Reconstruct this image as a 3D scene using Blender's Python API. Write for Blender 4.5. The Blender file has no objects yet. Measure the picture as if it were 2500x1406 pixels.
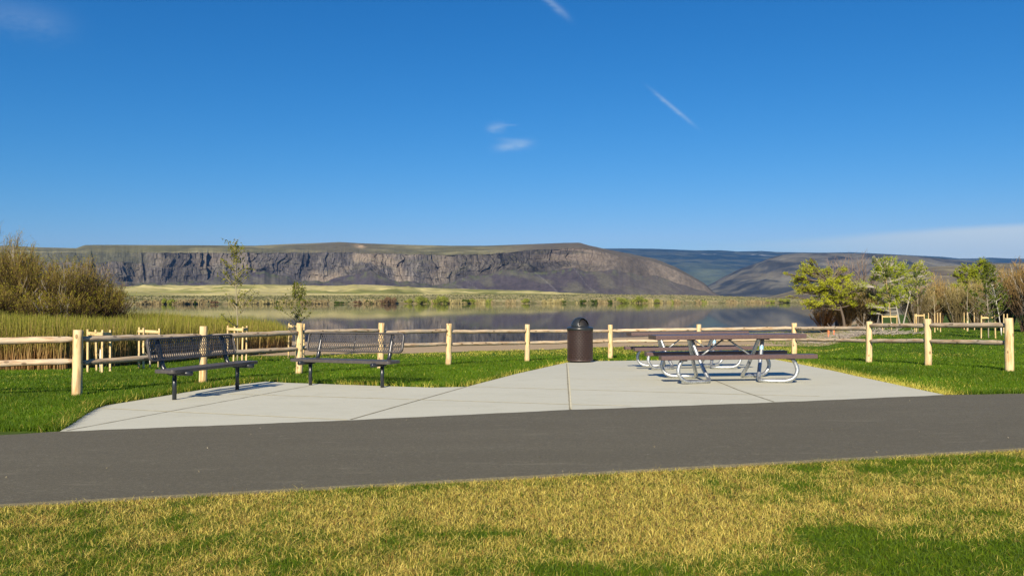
import bpy, bmesh, math, random
import numpy as np
from mathutils import Vector, Matrix

random.seed(7)
rng = np.random.default_rng(7)
SC = bpy.context.scene
COL = SC.collection

# ------------------------------------------------------------------ camera
F = 1944.0                      # focal length in photo pixels (2500 wide)
PITCH = math.radians(0.88)
cam_d = bpy.data.cameras.new("camera")
cam_d.lens = 28.0; cam_d.sensor_width = 36.0
cam_d.clip_start = 0.1; cam_d.clip_end = 60000.0
cam = bpy.data.objects.new("camera", cam_d); COL.objects.link(cam)
cam.location = (0, 0, 0)
cam.rotation_euler = (math.radians(90) + PITCH, 0, 0)
SC.camera = cam

# ------------------------------------------------------------------ light
SUN_EL = math.radians(29); SUN_AZ = math.radians(193.5)
sd = bpy.data.lights.new("sun", 'SUN'); sd.energy = 4.4; sd.angle = math.radians(0.5)
sd.color = (1.0, 0.88, 0.70)
sun = bpy.data.objects.new("sun", sd); COL.objects.link(sun)
to_sun = Vector((math.sin(SUN_AZ) * math.cos(SUN_EL), math.cos(SUN_AZ) * math.cos(SUN_EL), math.sin(SUN_EL)))
sun.rotation_euler = to_sun.to_track_quat('Z', 'Y').to_euler()
sun.location = (-4, -14, 12)

SC.view_settings.view_transform = 'Standard'
SC.view_settings.look = 'None'
SC.view_settings.exposure = 0.9
SC.view_settings.gamma = 1.0
SC.view_settings.use_curve_mapping = False
SC.cycles.volume_max_steps = 16
SC.cycles.max_bounces = 8

W = bpy.data.worlds.new("World"); SC.world = W; W.use_nodes = True
NT = W.node_tree; NT.nodes.clear()

class G:
    """tiny helper to write shader maths"""
    def __init__(s, nt): s.nt = nt
    def n(s, t, **k):
        nd = s.nt.nodes.new(t)
        for a, b in k.items(): setattr(nd, a, b)
        return nd
    def link(s, a, b): s.nt.links.new(a, b)
    def setin(s, nd, i, v):
        if v is None: return
        if hasattr(v, 'is_output'): s.link(v, nd.inputs[i])
        else: nd.inputs[i].default_value = v
    def m(s, op, a, b=None, c=None, clamp=False):
        nd = s.n('ShaderNodeMath', operation=op); nd.use_clamp = clamp
        s.setin(nd, 0, a); s.setin(nd, 1, b); s.setin(nd, 2, c)
        return nd.outputs[0]
    def ramp(s, x, a, b):           # smooth 0..1 between a and b
        nd = s.n('ShaderNodeMapRange', interpolation_type='SMOOTHSTEP')
        s.setin(nd, 0, x); s.setin(nd, 1, a); s.setin(nd, 2, b)
        return nd.outputs[0]
    def mix(s, f, a, b, blend='MIX'):
        nd = s.n('ShaderNodeMix', data_type='RGBA', blend_type=blend)
        s.setin(nd, 0, f); s.setin(nd, 6, rgba(a)); s.setin(nd, 7, rgba(b))
        return nd.outputs[2]
    def noise(s, vec, scale, detail=4, rough=0.55, out=0):
        nd = s.n('ShaderNodeTexNoise')
        if vec is not None: s.link(vec, nd.inputs['Vector'])
        nd.inputs['Scale'].default_value = scale
        nd.inputs['Detail'].default_value = detail
        nd.inputs['Roughness'].default_value = rough
        return nd.outputs[out]
    def scale(s, vec, xyz):
        nd = s.n('ShaderNodeMapping'); s.link(vec, nd.inputs[0]); nd.inputs['Scale'].default_value = xyz
        return nd.outputs[0]
def rgba(c):
    if hasattr(c, 'is_output'): return c
    return tuple(c) if len(c) == 4 else (*c, 1.0)

g = G(NT)
sky = g.n('ShaderNodeTexSky', sky_type='NISHITA')
sky.sun_disc = False; sky.sun_elevation = SUN_EL; sky.sun_rotation = SUN_AZ
sky.altitude = 600; sky.air_density = 1.0; sky.dust_density = 0.25; sky.ozone_density = 2.2
tc = g.n('ShaderNodeTexCoord')
sep = g.n('ShaderNodeSeparateXYZ'); g.link(tc.outputs['Generated'], sep.inputs[0])
dx, dy, dz = sep.outputs
front = g.m('GREATER_THAN', dy, 0.05)
ydiv = g.m('MAXIMUM', dy, 0.05)
uu = g.m('DIVIDE', dx, ydiv); vv = g.m('DIVIDE', dz, ydiv)   # gnomonic coordinates of the northern sky
def pu(px): return (px - 1250) / F
def pv(py): return math.tan(PITCH + math.atan((703 - py) / F))
wn = g.n('ShaderNodeCombineXYZ'); g.link(uu, wn.inputs[0]); g.link(vv, wn.inputs[1])
wisp = g.noise(g.scale(wn.outputs[0], (60, 150, 1)), 1.0, 5, 0.6)
def streak(x0, y0, x1, y1, wid, strength):
    u0, v0, u1, v1 = pu(x0), pv(y0), pu(x1), pv(y1)
    L = math.hypot(u1 - u0, v1 - v0); c, s_ = (u1 - u0) / L, (v1 - v0) / L
    a = g.m('SUBTRACT', uu, (u0 + u1) / 2); b = g.m('SUBTRACT', vv, (v0 + v1) / 2)
    al = g.m('ADD', g.m('MULTIPLY', a, c), g.m('MULTIPLY', b, s_))
    ac = g.m('SUBTRACT', g.m('MULTIPLY', b, c), g.m('MULTIPLY', a, s_))
    ea = g.m('POWER', g.m('ABSOLUTE', g.m('DIVIDE', al, L / 2)), 3.0)
    eb = g.m('POWER', g.m('ABSOLUTE', g.m('DIVIDE', g.m('ADD', ac, g.m('MULTIPLY', g.m('SUBTRACT', wisp, 0.5), wid / F * 1.2)), wid / F)), 2.0)
    e = g.m('EXPONENT', g.m('MULTIPLY', g.m('ADD', ea, eb), -1.0))
    return g.m('MULTIPLY', g.m('MULTIPLY', e, strength), g.m('ADD', g.m('MULTIPLY', wisp, 1.4), 0.2))
cl = streak(1597, 224, 1690, 301, 4.5, 0.28)
for args in ((1322, -14, 1386, 42, 8, 0.22), (1212, 361, 1296, 350, 10, 0.30), (1190, 316, 1232, 308, 10, 0.22),
             (1225, 306, 1262, 306, 3, 0.10), (1215, 340, 1285, 346, 5, 0.12), (-60, 20, 160, 66, 38, 0.10)):
    cl = g.m('ADD', cl, streak(*args))
# cirrus bank low in the right of the view
bank_n = g.noise(g.scale(wn.outputs[0], (3, 22, 1)), 1.0, 4, 0.5)
top_v = g.m('ADD', g.m('MULTIPLY', g.m('SUBTRACT', uu, pu(1500)), (pv(540) - pv(600)) / (pu(2500) - pu(1500))), pv(603))
edge = g.m('SUBTRACT', g.m('ADD', top_v, g.m('MULTIPLY', g.m('SUBTRACT', bank_n, 0.5), 0.016)), vv)
bank = g.m('MULTIPLY', g.ramp(edge, -0.003, 0.009), g.ramp(uu, pu(1500), pu(2450)))
bank = g.m('MULTIPLY', bank, 0.92)
cl = g.m('MULTIPLY', g.m('ADD', cl, bank), front, clamp=True)
hsv = g.n('ShaderNodeHueSaturation'); g.link(sky.outputs[0], hsv.inputs['Color'])
hsv.inputs['Saturation'].default_value = 1.18; hsv.inputs['Value'].default_value = 1.0
tint = g.mix(1.0, hsv.outputs[0], (0.88, 0.97, 1.12), 'MULTIPLY')
sp3 = g.n('ShaderNodeSeparateColor'); g.link(tint, sp3.inputs[0])
cb3 = g.n('ShaderNodeCombineColor')        # photograph's deep blue: red falls off faster than green and blue
gch = g.m('MULTIPLY', g.m('POWER', sp3.outputs[1], 1.06), .372)
g.link(g.m('MINIMUM', g.m('MULTIPLY', g.m('POWER', sp3.outputs[0], 1.82), .104), g.m('MULTIPLY', gch, .58)), cb3.inputs[0])
g.link(g.m('MULTIPLY', g.m('POWER', sp3.outputs[1], 1.06), .372), cb3.inputs[1])
g.link(g.m('MULTIPLY', g.m('POWER', sp3.outputs[2], .9), .61), cb3.inputs[2])
skyc = g.mix(cl, cb3.outputs[0], (3.7, 4.3, 4.6))
bg = g.n('ShaderNodeBackground'); g.link(skyc, bg.inputs[0]); bg.inputs[1].default_value = 0.10
wo = g.n('ShaderNodeOutputWorld'); g.link(bg.outputs[0], wo.inputs[0])

# ------------------------------------------------------------------ numpy noise
_perm = np.random.default_rng(3).random((256, 256))
def vnoise(x, y):
    xi = np.floor(x).astype(int); yi = np.floor(y).astype(int)
    fx = x - xi; fy = y - yi
    fx = fx * fx * (3 - 2 * fx); fy = fy * fy * (3 - 2 * fy)
    a = _perm[xi & 255, yi & 255]; b = _perm[(xi + 1) & 255, yi & 255]
    c = _perm[xi & 255, (yi + 1) & 255]; d = _perm[(xi + 1) & 255, (yi + 1) & 255]
    return (a + (b - a) * fx) * (1 - fy) + (c + (d - c) * fx) * fy
def fbm(x, y, o=5, gain=0.5):
    s = 0; a = 1; t = 0
    x = np.asarray(x, float); y = np.asarray(y, float)
    for k in range(o):
        s = s + a * vnoise(x * 2 ** k + 17.3 * k, y * 2 ** k + 9.1 * k); t += a; a *= gain
    return s / t            # 0..1, mean .5
def ridged(x, y, o=5):
    s = 0; a = 1; t = 0
    for k in range(o):
        s = s + a * (1 - np.abs(2 * vnoise(x * 2 ** k + 31 * k, y * 2 ** k + 5 * k) - 1)); t += a; a *= 0.5
    return s / t
def sstep(a, b, x):
    t = np.clip((x - a) / (b - a), 0, 1); return t * t * (3 - 2 * t)

def colmix(c1, c2, t_): 
    t_ = np.asarray(t_)[..., None]; return np.array(c1) * (1 - t_) + np.array(c2) * t_
# ------------------------------------------------------------------ terrain
WATER = -2.6
_py = np.linspace(-40, 80, 1201)
_pc = np.interp(_py, [-40, -5, 0, 6, 10, 13, 16, 19, 24, 30, 40, 51, 60, 80],
                [-.8, -1.15, -1.2, -1.29, -1.36, -1.41, -1.48, -1.6, -1.81, -2.03, -2.33, -2.6, -2.95, -4.2])
_k = np.ones(21) / 21
_pc = np.convolve(np.pad(_pc, 10, mode='edge'), _k, 'valid')
def shore_y(x):
    return np.interp(x, [-40, -20, -13, -6, 2.8, 7.1, 14, 23.5, 30], [70, 56, 50, 48.6, 50, 55.5, 60, 67, 78])
def gz(x, y):
    x = np.asarray(x, float); y = np.asarray(y, float)
    z = np.interp(y, _py, _pc)
    # beach: slope from Y=28 to the shoreline
    sy = shore_y(x); z28 = np.interp(28.0, _py, _pc)
    t = (y - 28) / (sy - 28)
    zb = z28 + (WATER - z28) * t
    zb = np.where(t > 1, np.maximum(WATER - 0.06 * (y - sy), -5.0), zb)
    z = np.where(y > 28, zb, z)
    tilt = 0.012 * np.clip(x, -12, 12) * (1 - sstep(24, 40, y))
    z = z + tilt
    r = x / np.maximum(y, 1)
    zr = np.interp(y, [0, 18, 25, 40, 60, 75, 110, 140, 170], [-1.2, -1.49, -1.53, -1.7, -1.95, -2.1, -2.3, -2.5, -4])
    tr = sstep(.385, .45, r) * sstep(17, 27, y)
    z = z * (1 - tr) + zr * tr
    zl = np.interp(y, [0, 30, 70, 100, 130], [-1.4, -2.1, -2.45, -3.2, -5])
    tl = sstep(.36, .44, -r) * sstep(30, 42, y)
    z = z * (1 - tl) + zl * tl
    # far away: lake bed, then rising to the far shore plain
    z = np.where(y > 420, np.interp(y, [420, 900, 1500, 60000], [-5, -5, -3, -3]), z)
    z = np.where((np.abs(x) > 500) & (y > 100), np.minimum(z, -5), z)
    return z
def ray(px, py):
    a = PITCH + math.atan((703 - py) / F)
    return (px - 1250) / F, math.tan(a)
def zat(py, Y): return Y * np.tan(PITCH + np.arctan((703 - np.asarray(py, float)) / F))
_Y = np.concatenate([np.linspace(2, 40, 4000), np.linspace(40.01, 200, 3000)])
def at(px, py):
    u, v = ray(px, py)
    d = v * _Y - gz(u * _Y, _Y)
    i = np.argmax(d < 0)
    if i == 0: i = len(_Y) - 1
    y = _Y[i - 1] + (_Y[i] - _Y[i - 1]) * d[i - 1] / (d[i - 1] - d[i])
    return float(u * y), float(y)
def gzf(x, y): return float(gz(x, y))

# ------------------------------------------------------------------ mesh helpers
def mesh_obj(name, V, Fc, mat, parent=None, smooth=True, col=None, mats=None, midx=None):
    """V (N,3) array; Fc list of int arrays, each (n,k) for k-gons"""
    V = np.asarray(V, np.float32)
    if isinstance(Fc, np.ndarray): Fc = [Fc]
    Fc = [np.asarray(f, np.int32) for f in Fc if len(f)]
    me = bpy.data.meshes.new(name)
    me.vertices.add(len(V)); me.vertices.foreach_set("co", V.ravel())
    tot = sum(f.size for f in Fc); nf = sum(len(f) for f in Fc)
    me.loops.add(tot); me.polygons.add(nf)
    me.loops.foreach_set("vertex_index", np.concatenate([f.ravel() for f in Fc]))
    sizes = np.concatenate([np.full(len(f), f.shape[1], np.int32) for f in Fc])
    starts = np.concatenate([[0], np.cumsum(sizes)[:-1]]).astype(np.int32)
    me.polygons.foreach_set("loop_start", starts)
    me.polygons.foreach_set("use_smooth", np.full(nf, smooth, bool))
    if mats:
        for m_ in mats: me.materials.append(m_)
        me.polygons.foreach_set("material_index", np.asarray(midx, np.int32))
    else: me.materials.append(mat)
    if col is not None:
        ca = me.color_attributes.new("Col", 'FLOAT_COLOR', 'POINT')
        c = np.ones((len(V), 4), np.float32); c[:, :3] = col
        ca.data.foreach_set("color", c.ravel())
    me.update(calc_edges=True); me.validate()
    o = bpy.data.objects.new(name, me); COL.objects.link(o)
    if parent: o.parent = parent
    return o

class Geo:
    """collects verts / faces of one mesh object"""
    def __init__(s): s.V = []; s.Q = []; s.T = []; s.C = []; s.n = 0
    def add(s, V, Q=None, T=None, C=None):
        V = np.asarray(V, float).reshape(-1, 3)
        if Q is not None and len(Q): s.Q.append(np.asarray(Q, int).reshape(-1, 4) + s.n)
        if T is not None and len(T): s.T.append(np.asarray(T, int).reshape(-1, 3) + s.n)
        s.V.append(V)
        if C is not None: s.C.append(np.broadcast_to(np.asarray(C, float), (len(V), 3)))
        s.n += len(V); return s
    def box(s, c, size, R=None, C=None):
        h = np.array(size) / 2
        v = np.array([(x, y, z) for x in (-1, 1) for y in (-1, 1) for z in (-1, 1)]) * h
        if R is not None: v = v @ np.array(R.to_3x3()).T
        v = v + np.array(c)
        s.add(v, Q=[(0, 1, 3, 2), (4, 6, 7, 5), (0, 4, 5, 1), (2, 3, 7, 6), (0, 2, 6, 4), (1, 5, 7, 3)], C=C); return s
    def strips(s, P, Wd, side, C=None):
        """P (N,K,3), Wd (N,K), side (N,3) or (N,K,3); C (N,K,3)"""
        N, K, _ = P.shape
        if side.ndim == 2: side = side[:, None, :]
        off = side * Wd[..., None] * .5
        V = np.stack([P - off, P + off], axis=2)          # N,K,2,3
        b = (np.arange(N) * K * 2)[:, None]; k = np.arange(K - 1)[None] * 2
        i = b + k
        Q = np.stack([i, i + 1, i + 3, i + 2], -1).reshape(-1, 4)
        CC = None if C is None else np.repeat(C[:, :, None, :], 2, axis=2).reshape(-1, 3)
        s.add(V.reshape(-1, 3), Q=Q, C=CC); return s
    def tubes(s, P, R, M=6, C=None, cap=True):
        P = np.asarray(P, float); R = np.asarray(R, float)
        N, K, _ = P.shape
        T = np.gradient(P, axis=1); T /= np.linalg.norm(T, axis=2, keepdims=True) + 1e-9
        ref = np.where(np.abs(T[:, :1, 2:3]) > .9, np.array([1., 0, 0]), np.array([0, 0, 1.]))
        A = np.cross(T, np.broadcast_to(ref, T.shape)); A /= np.linalg.norm(A, axis=2, keepdims=True) + 1e-9
        # carry the frame along to avoid twists
        for k in range(1, K):
            a = A[:, k - 1] - (A[:, k - 1] * T[:, k]).sum(1, keepdims=True) * T[:, k]
            A[:, k] = a / (np.linalg.norm(a, axis=1, keepdims=True) + 1e-9)
        B = np.cross(T, A)
        th = np.arange(M) * 2 * math.pi / M
        V = P[:, :, None] + R[:, :, None, None] * (A[:, :, None] * np.cos(th)[None, None, :, None] + B[:, :, None] * np.sin(th)[None, None, :, None])
        b = (np.arange(N) * K * M)[:, None, None]; k = (np.arange(K - 1) * M)[None, :, None]
        m = np.arange(M)[None, None]; m2 = (m + 1) % M
        Q = np.stack([b + k + m, b + k + m2, b + k + M + m2, b + k + M + m], -1).reshape(-1, 4)
        CC = None if C is None else np.repeat(np.broadcast_to(np.asarray(C, float), (N, K, 3))[:, :, None, :], M, axis=2).reshape(-1, 3)
        n0 = s.n
        s.add(V.reshape(-1, 3), Q=Q, C=CC)
        if cap:
            for q in range(N):
                for e in (0, K - 1):
                    s.add(P[q, e][None], C=None if C is None else CC[(q * K + e) * M][None])
                    ci = s.n - 1; base = n0 + (q * K + e) * M
                    for j in range(M):
                        a, bb = base + j, base + (j + 1) % M
                        s.T.append(np.array([[a, ci, bb] if e == 0 else [a, bb, ci]]))
        return s
    def leaves(s, P, size, C, up=0.3, asp=.55):
        N = len(P)
        a = rng.normal(size=(N, 3)); a /= np.linalg.norm(a, axis=1, keepdims=True)
        b = np.cross(a, rng.normal(size=(N, 3))); b /= np.linalg.norm(b, axis=1, keepdims=True)
        sz = np.asarray(size).reshape(-1, 1) * np.ones((N, 1))
        p0 = P - a * sz * .5; p2 = P + a * sz * .5; p1 = P + b * sz * .5 * asp; p3 = P - b * sz * .5 * asp
        V = np.stack([p0, p1, p2, p3], 1).reshape(-1, 3)
        i = np.arange(N) * 4
        s.add(V, Q=np.stack([i, i + 1, i + 2, i + 3], 1), C=np.repeat(C, 4, axis=0)); return s
    def build(s, name, mat, parent=None, smooth=True):
        V = np.concatenate(s.V); Fc = []
        if s.Q: Fc.append(np.concatenate(s.Q))
        if s.T: Fc.append(np.concatenate([t.reshape(-1, 3) for t in s.T]))
        return mesh_obj(name, V, Fc, mat, parent, smooth, np.concatenate(s.C) if s.C else None)

def tag(o, label=None, cat=None, group=None, kind=None):
    if label: o["label"] = label
    if cat: o["category"] = cat
    if group: o["group"] = group
    if kind: o["kind"] = kind
    return o
def empty(name, loc, rz=0):
    o = bpy.data.objects.new(name, None); COL.objects.link(o)
    o.location = loc; o.rotation_euler = (0, 0, rz); o.empty_display_size = .3
    return o
def copy_tree(o, parent=None):
    c = o.copy(); COL.objects.link(c); c.parent = parent
    for ch in list(o.children):
        copy_tree(ch, c)
    return c
def bevel(o, w=.004, seg=2):
    m = o.modifiers.new("bevel", 'BEVEL'); m.width = w; m.segments = seg; m.limit_method = 'ANGLE'
    return o

# ------------------------------------------------------------------ materials
def new_mat(name):
    m = bpy.data.materials.new(name); m.use_nodes = True
    nt = m.node_tree; nt.nodes.clear()
    gg = G(nt); out = gg.n('ShaderNodeOutputMaterial')
    bs = gg.n('ShaderNodeBsdfPrincipled'); gg.link(bs.outputs[0], out.inputs[0])
    return m, gg, bs, out
def pos(gg): return gg.n('ShaderNodeNewGeometry').outputs['Position']
def objc(gg): return gg.n('ShaderNodeTexCoord').outputs['Object']
def bump(gg, bs, h, dist=.01, st=.5):
    b = gg.n('ShaderNodeBump'); b.inputs['Strength'].default_value = st; b.inputs['Distance'].default_value = dist
    gg.link(h, b.inputs['Height']); gg.link(b.outputs[0], bs.inputs['Normal'])

def simple(name, c1, c2=None, rough=.5, metal=0., sc=20, spec=.5, bmp=0, bscale=80):
    m, q, bs, _ = new_mat(name)
    c2 = c2 or tuple(x * .75 for x in c1)
    n = q.noise(objc(q), sc, 5)
    q.link(q.mix(q.ramp(n, .35, .65), c2, c1), bs.inputs['Base Color'])
    bs.inputs['Roughness'].default_value = rough; bs.inputs['Metallic'].default_value = metal
    bs.inputs['Specular IOR Level'].default_value = spec
    if bmp: bump(q, bs, q.noise(objc(q), bscale, 3), .002, bmp)
    return m
def veg(name, transl=.35, rough=.6, spec=.2):
    m, q, bs, out = new_mat(name)
    ca = q.n('ShaderNodeVertexColor', layer_name="Col")
    q.link(ca.outputs[0], bs.inputs['Base Color']); bs.inputs['Roughness'].default_value = rough
    bs.inputs['Specular IOR Level'].default_value = spec
    tr = q.n('ShaderNodeBsdfTranslucent'); q.link(ca.outputs[0], tr.inputs[0])
    mx = q.n('ShaderNodeMixShader'); mx.inputs[0].default_value = transl
    q.link(bs.outputs[0], mx.inputs[1]); q.link(tr.outputs[0], mx.inputs[2]); q.link(mx.outputs[0], out.inputs[0])
    return m
M_grass = veg("grass_blades", .25, .55, .25)
M_leaf = veg("leaf", .45)
M_twig = veg("twig_bark", 0.0, .8, .1)
M_reed = veg("reed", .2)

def wood(name, light, dark, grey, gamt):
    m, q, bs, _ = new_mat(name)
    oc = objc(q)
    oi = q.n('ShaderNodeObjectInfo').outputs['Random']
    vv_ = q.n('ShaderNodeVectorMath', operation='ADD'); q.link(oc, vv_.inputs[0])
    cx = q.n('ShaderNodeCombineXYZ'); q.link(q.m('MULTIPLY', oi, 37.0), cx.inputs[0]); q.link(q.m('MULTIPLY', oi, 11.0), cx.inputs[2])
    q.link(cx.outputs[0], vv_.inputs[1])
    st = q.scale(vv_.outputs[0], (26, 26, 2.6))
    n1 = q.noise(st, 1.0, 6, .6); n2 = q.noise(q.scale(vv_.outputs[0], (5, 5, 3)), 1.0, 3)
    base = q.mix(q.ramp(n1, .44, .62), light, dark)
    base = q.mix(q.m('MULTIPLY', q.ramp(n2, .42, .66), gamt), base, grey)
    vo = q.n('ShaderNodeTexVoronoi'); q.link(q.scale(vv_.outputs[0], (9, 9, 5)), vo.inputs['Vector']); vo.inputs['Scale'].default_value = 1.0
    knot = q.m('LESS_THAN', vo.outputs['Distance'], .19)
    base = q.mix(q.m('MULTIPLY', knot, .75), base, tuple(x * .35 for x in dark))
    q.link(base, bs.inputs['Base Color']); bs.inputs['Roughness'].default_value = .75
    bump(q, bs, n1, .01, .6)
    return m
M_post = wood("peeled_log", (.72, .55, .28), (.46, .28, .11), (.46, .40, .27), .4)
M_rail = wood("weathered_rail", (.58, .45, .29), (.34, .22, .12), (.40, .34, .25), .8)
M_stake = wood("stake_lumber", (.68, .50, .22), (.50, .33, .13), (.5, .42, .3), .3)
M_coat = simple("brown_coated_steel", (.105, .066, .060), (.085, .052, .048), .38, 0, 30, .5, .25, 160)
M_benchcoat = simple("grey_brown_coated_steel", (.076, .068, .064), (.060, .053, .050), .38, 0, 30, .5, .2, 160)
M_black = simple("black_painted_steel", (.020, .024, .030), (.014, .017, .021), .28, 0, 12, .5)
M_dome = simple("black_plastic_dome", (.022, .026, .028), (.016, .019, .02), .32, 0, 12, .6)
M_bin = simple('dark_brown_coated_steel', (.060, .036, .031), (.045, .028, .025), .4, 0, 30)
M_void = simple("dark_liner", (.012, .010, .009), None, .7)
M_label_blue = simple("blue_label_paper", (.10, .42, .72), (.5, .62, .7), .4, 0, 60)
M_white = simple("white_tree_guard", (.75, .76, .72), (.6, .6, .55), .6, 0, 12)
M_orange = simple("orange_marker_paint", (.75, .20, .06), (.6, .14, .05), .6)
# galvanised tube
m, q, bs, _ = new_mat("galvanised_steel"); M_galv = m
n = q.noise(objc(q), 45, 4)
q.link(q.mix(q.ramp(n, .35, .65), (.36, .38, .39), (.58, .60, .61)), bs.inputs['Base Color'])
bs.inputs['Metallic'].default_value = .85
q.link(q.m('ADD', q.m('MULTIPLY', n, .25), .32), bs.inputs['Roughness'])

# asphalt
m, q, bs, _ = new_mat("asphalt"); M_asphalt = m
p = pos(q)
big = q.noise(q.scale(p, (.25, 1.2, 1)), 1.0, 4); fine = q.noise(p, 110, 3, .75); mid = q.noise(p, 34, 4, .6)
c = q.mix(q.ramp(big, .3, .7), (.165, .148, .098), (.195, .176, .118))
c = q.mix(q.ramp(fine, .30, .62), tuple([.060, .053, .036]), c)
c = q.mix(q.m('MULTIPLY', q.ramp(q.noise(p, 30, 5, .8), .38, .60), .55), c, (.085, .076, .050))
c = q.mix(q.m('MULTIPLY', q.ramp(q.noise(q.scale(p, (1, .6, 1)), 22, 5, .85), .56, .70), .45), c, (.27, .25, .18))
c = q.mix(q.m('MULTIPLY', q.ramp(q.noise(q.scale(p, (2.2, 7, 1)), 1.0, 5, .7), .40, .75), .40), c, (.105, .093, .060))
c = q.mix(q.m('MULTIPLY', q.ramp(q.noise(q.scale(p, (1.1, 5, 1)), 1.3, 5, .7), .58, .75), .5), c, (.24, .215, .15))
c = q.mix(q.m('MULTIPLY', q.ramp(mid, .6, .8), .35), c, (.17, .155, .13))
vo = q.n('ShaderNodeTexVoronoi'); q.link(p, vo.inputs['Vector']); vo.inputs['Scale'].default_value = 5.5
sp = q.m('LESS_THAN', vo.outputs['Distance'], .045)
c = q.mix(q.m('MULTIPLY', sp, q.ramp(q.noise(p, 1.3, 2), .5, .6)), c, (.30, .28, .24))
q.link(c, bs.inputs['Base Color']); bs.inputs['Roughness'].default_value = .85
bs.inputs['Specular IOR Level'].default_value = .3
bump(q, bs, fine, .006, .7)
# concrete
m, q, bs, _ = new_mat("concrete"); M_conc = m
p = pos(q)
n1 = q.noise(q.scale(p, (.5, 1.1, 1)), 1.0, 5, .6); n2 = q.noise(p, 120, 3, .6); n3 = q.noise(q.scale(p, (1.2, 5, 1)), 1.0, 4)
c = q.mix(q.ramp(n1, .35, .66), (.56, .540, .405), (.69, .665, .515))
c = q.mix(q.m('MULTIPLY', q.ramp(n3, .52, .72), .35), c, (.48, .46, .35))
c = q.mix(q.m('MULTIPLY', q.ramp(n2, .3, .7), .3), (.52, .51, .40), c)
c = q.mix(q.m('MULTIPLY', q.ramp(q.noise(q.scale(p, (1.6, 3.5, 1)), 1.0, 6, .7), .48, .72), .45), c, (.43, .42, .31))
c = q.mix(q.m('MULTIPLY', q.ramp(q.noise(p, 24, 4, .7), .5, .75), .25), c, (.70, .67, .54))
vo = q.n('ShaderNodeTexVoronoi'); q.link(p, vo.inputs['Vector']); vo.inputs['Scale'].default_value = 2.2
c = q.mix(q.m('LESS_THAN', vo.outputs['Distance'], .02), c, (.08, .07, .06))
q.link(c, bs.inputs['Base Color']); bs.inputs['Roughness'].default_value = .8
bump(q, bs, q.noise(q.scale(p, (8, 120, 1)), 1.0, 3), .003, .4)
M_joint_l = simple("joint_pale_sand", (.74, .68, .46), (.60, .54, .34), .9, 0, 8)
M_joint_d = simple("joint_dark", (.33, .30, .20), (.25, .22, .14), .9, 0, 8)

# ground (lawn soil / sand)
m, q, bs, _ = new_mat("ground_surface"); M_ground = m
ca = q.n('ShaderNodeVertexColor', layer_name="Col")
sepc = q.n('ShaderNodeSeparateColor'); q.link(ca.outputs[0], sepc.inputs[0])
p = pos(q)
nb = q.noise(p, .9, 5, .6); nf = q.noise(p, 14, 4, .65); nm = q.noise(q.scale(p, (.6, .25, 1)), 1.0, 4)
gr = q.mix(q.ramp(nf, .3, .7), (.028, .055, .004), (.075, .125, .010))
gr = q.mix(q.m('MULTIPLY', q.ramp(nm, .5, .7), .5), gr, (.11, .14, .03))
thatch = q.mix(q.ramp(nf, .3, .7), (.05, .038, .010), (.11, .085, .028))
gr = q.mix(q.ramp(q.m('ADD', sepc.outputs[1], q.m('MULTIPLY', q.m('SUBTRACT', nb, .5), .8)), .35, .65), gr, thatch)
sand = q.mix(q.ramp(nf, .3, .7), (.38, .28, .165), (.47, .355, .215))
sand = q.mix(q.m('MULTIPLY', q.ramp(q.noise(p, 60, 3), .55, .75), .4), sand, (.2, .16, .1))
s_mask = q.ramp(q.m('ADD', sepc.outputs[0], q.m('MULTIPLY', q.m('SUBTRACT', nb, .5), .9)), .45, .56)
c = q.mix(s_mask, gr, sand)
c = q.mix(sepc.outputs[2], c, (.17, .15, .075))
q.link(c, bs.inputs['Base Color']); bs.inputs['Roughness'].default_value = .95
bs.inputs['Specular IOR Level'].default_value = .1
bump(q, bs, nf, .03, .6)

# terrain with painted-in albedo and cliff crack shade (vertex colour) and fine breakup
def terrain_mat(name, sc1, sc2, amt):
    m, q, bs, _ = new_mat(name)
    ca = q.n('ShaderNodeVertexColor', layer_name="Col")
    p = pos(q)
    n = q.noise(p, sc1, 6, .65); n2 = q.noise(q.scale(p, (1, 1, .3)), sc2, 4, .6)
    k = q.m('ADD', q.m('MULTIPLY', q.m('SUBTRACT', n, .5), amt * 2.2), q.m('ADD', q.m('MULTIPLY', q.m('SUBTRACT', n2, .5), amt * 1.4), 1.0))
    cc = q.n('ShaderNodeVectorMath', operation='SCALE'); q.link(ca.outputs[0], cc.inputs[0]); q.link(k, cc.inputs['Scale'])
    q.link(cc.outputs[0], bs.inputs['Base Color']); bs.inputs['Roughness'].default_value = .95
    bs.inputs['Specular IOR Level'].default_value = .05
    return m
M_mesa = terrain_mat("mesa_rock", .12, .03, .7)
M_hill = terrain_mat("hill_surface", .02, .006, .5)
M_bank = terrain_mat("sage_flat", .6, .15, .9)

# water
m, q, bs, _ = new_mat("lake_water"); M_water = m
p = pos(q)
bs.inputs['Base Color'].default_value = (.004, .010, .020, 1)
bs.inputs['Roughness'].default_value = .035; bs.inputs['IOR'].default_value = 1.28
bs.inputs['Specular IOR Level'].default_value = .5
w1 = q.noise(q.scale(p, (.35, 1.6, 1)), 1.0, 4, .6)
w2 = q.noise(q.scale(p, (.02, .10, 1)), 1.0, 3, .5)
bump(q, bs, q.m('MULTIPLY', w1, q.ramp(w2, .2, .8)), 0.02, .05)

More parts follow.
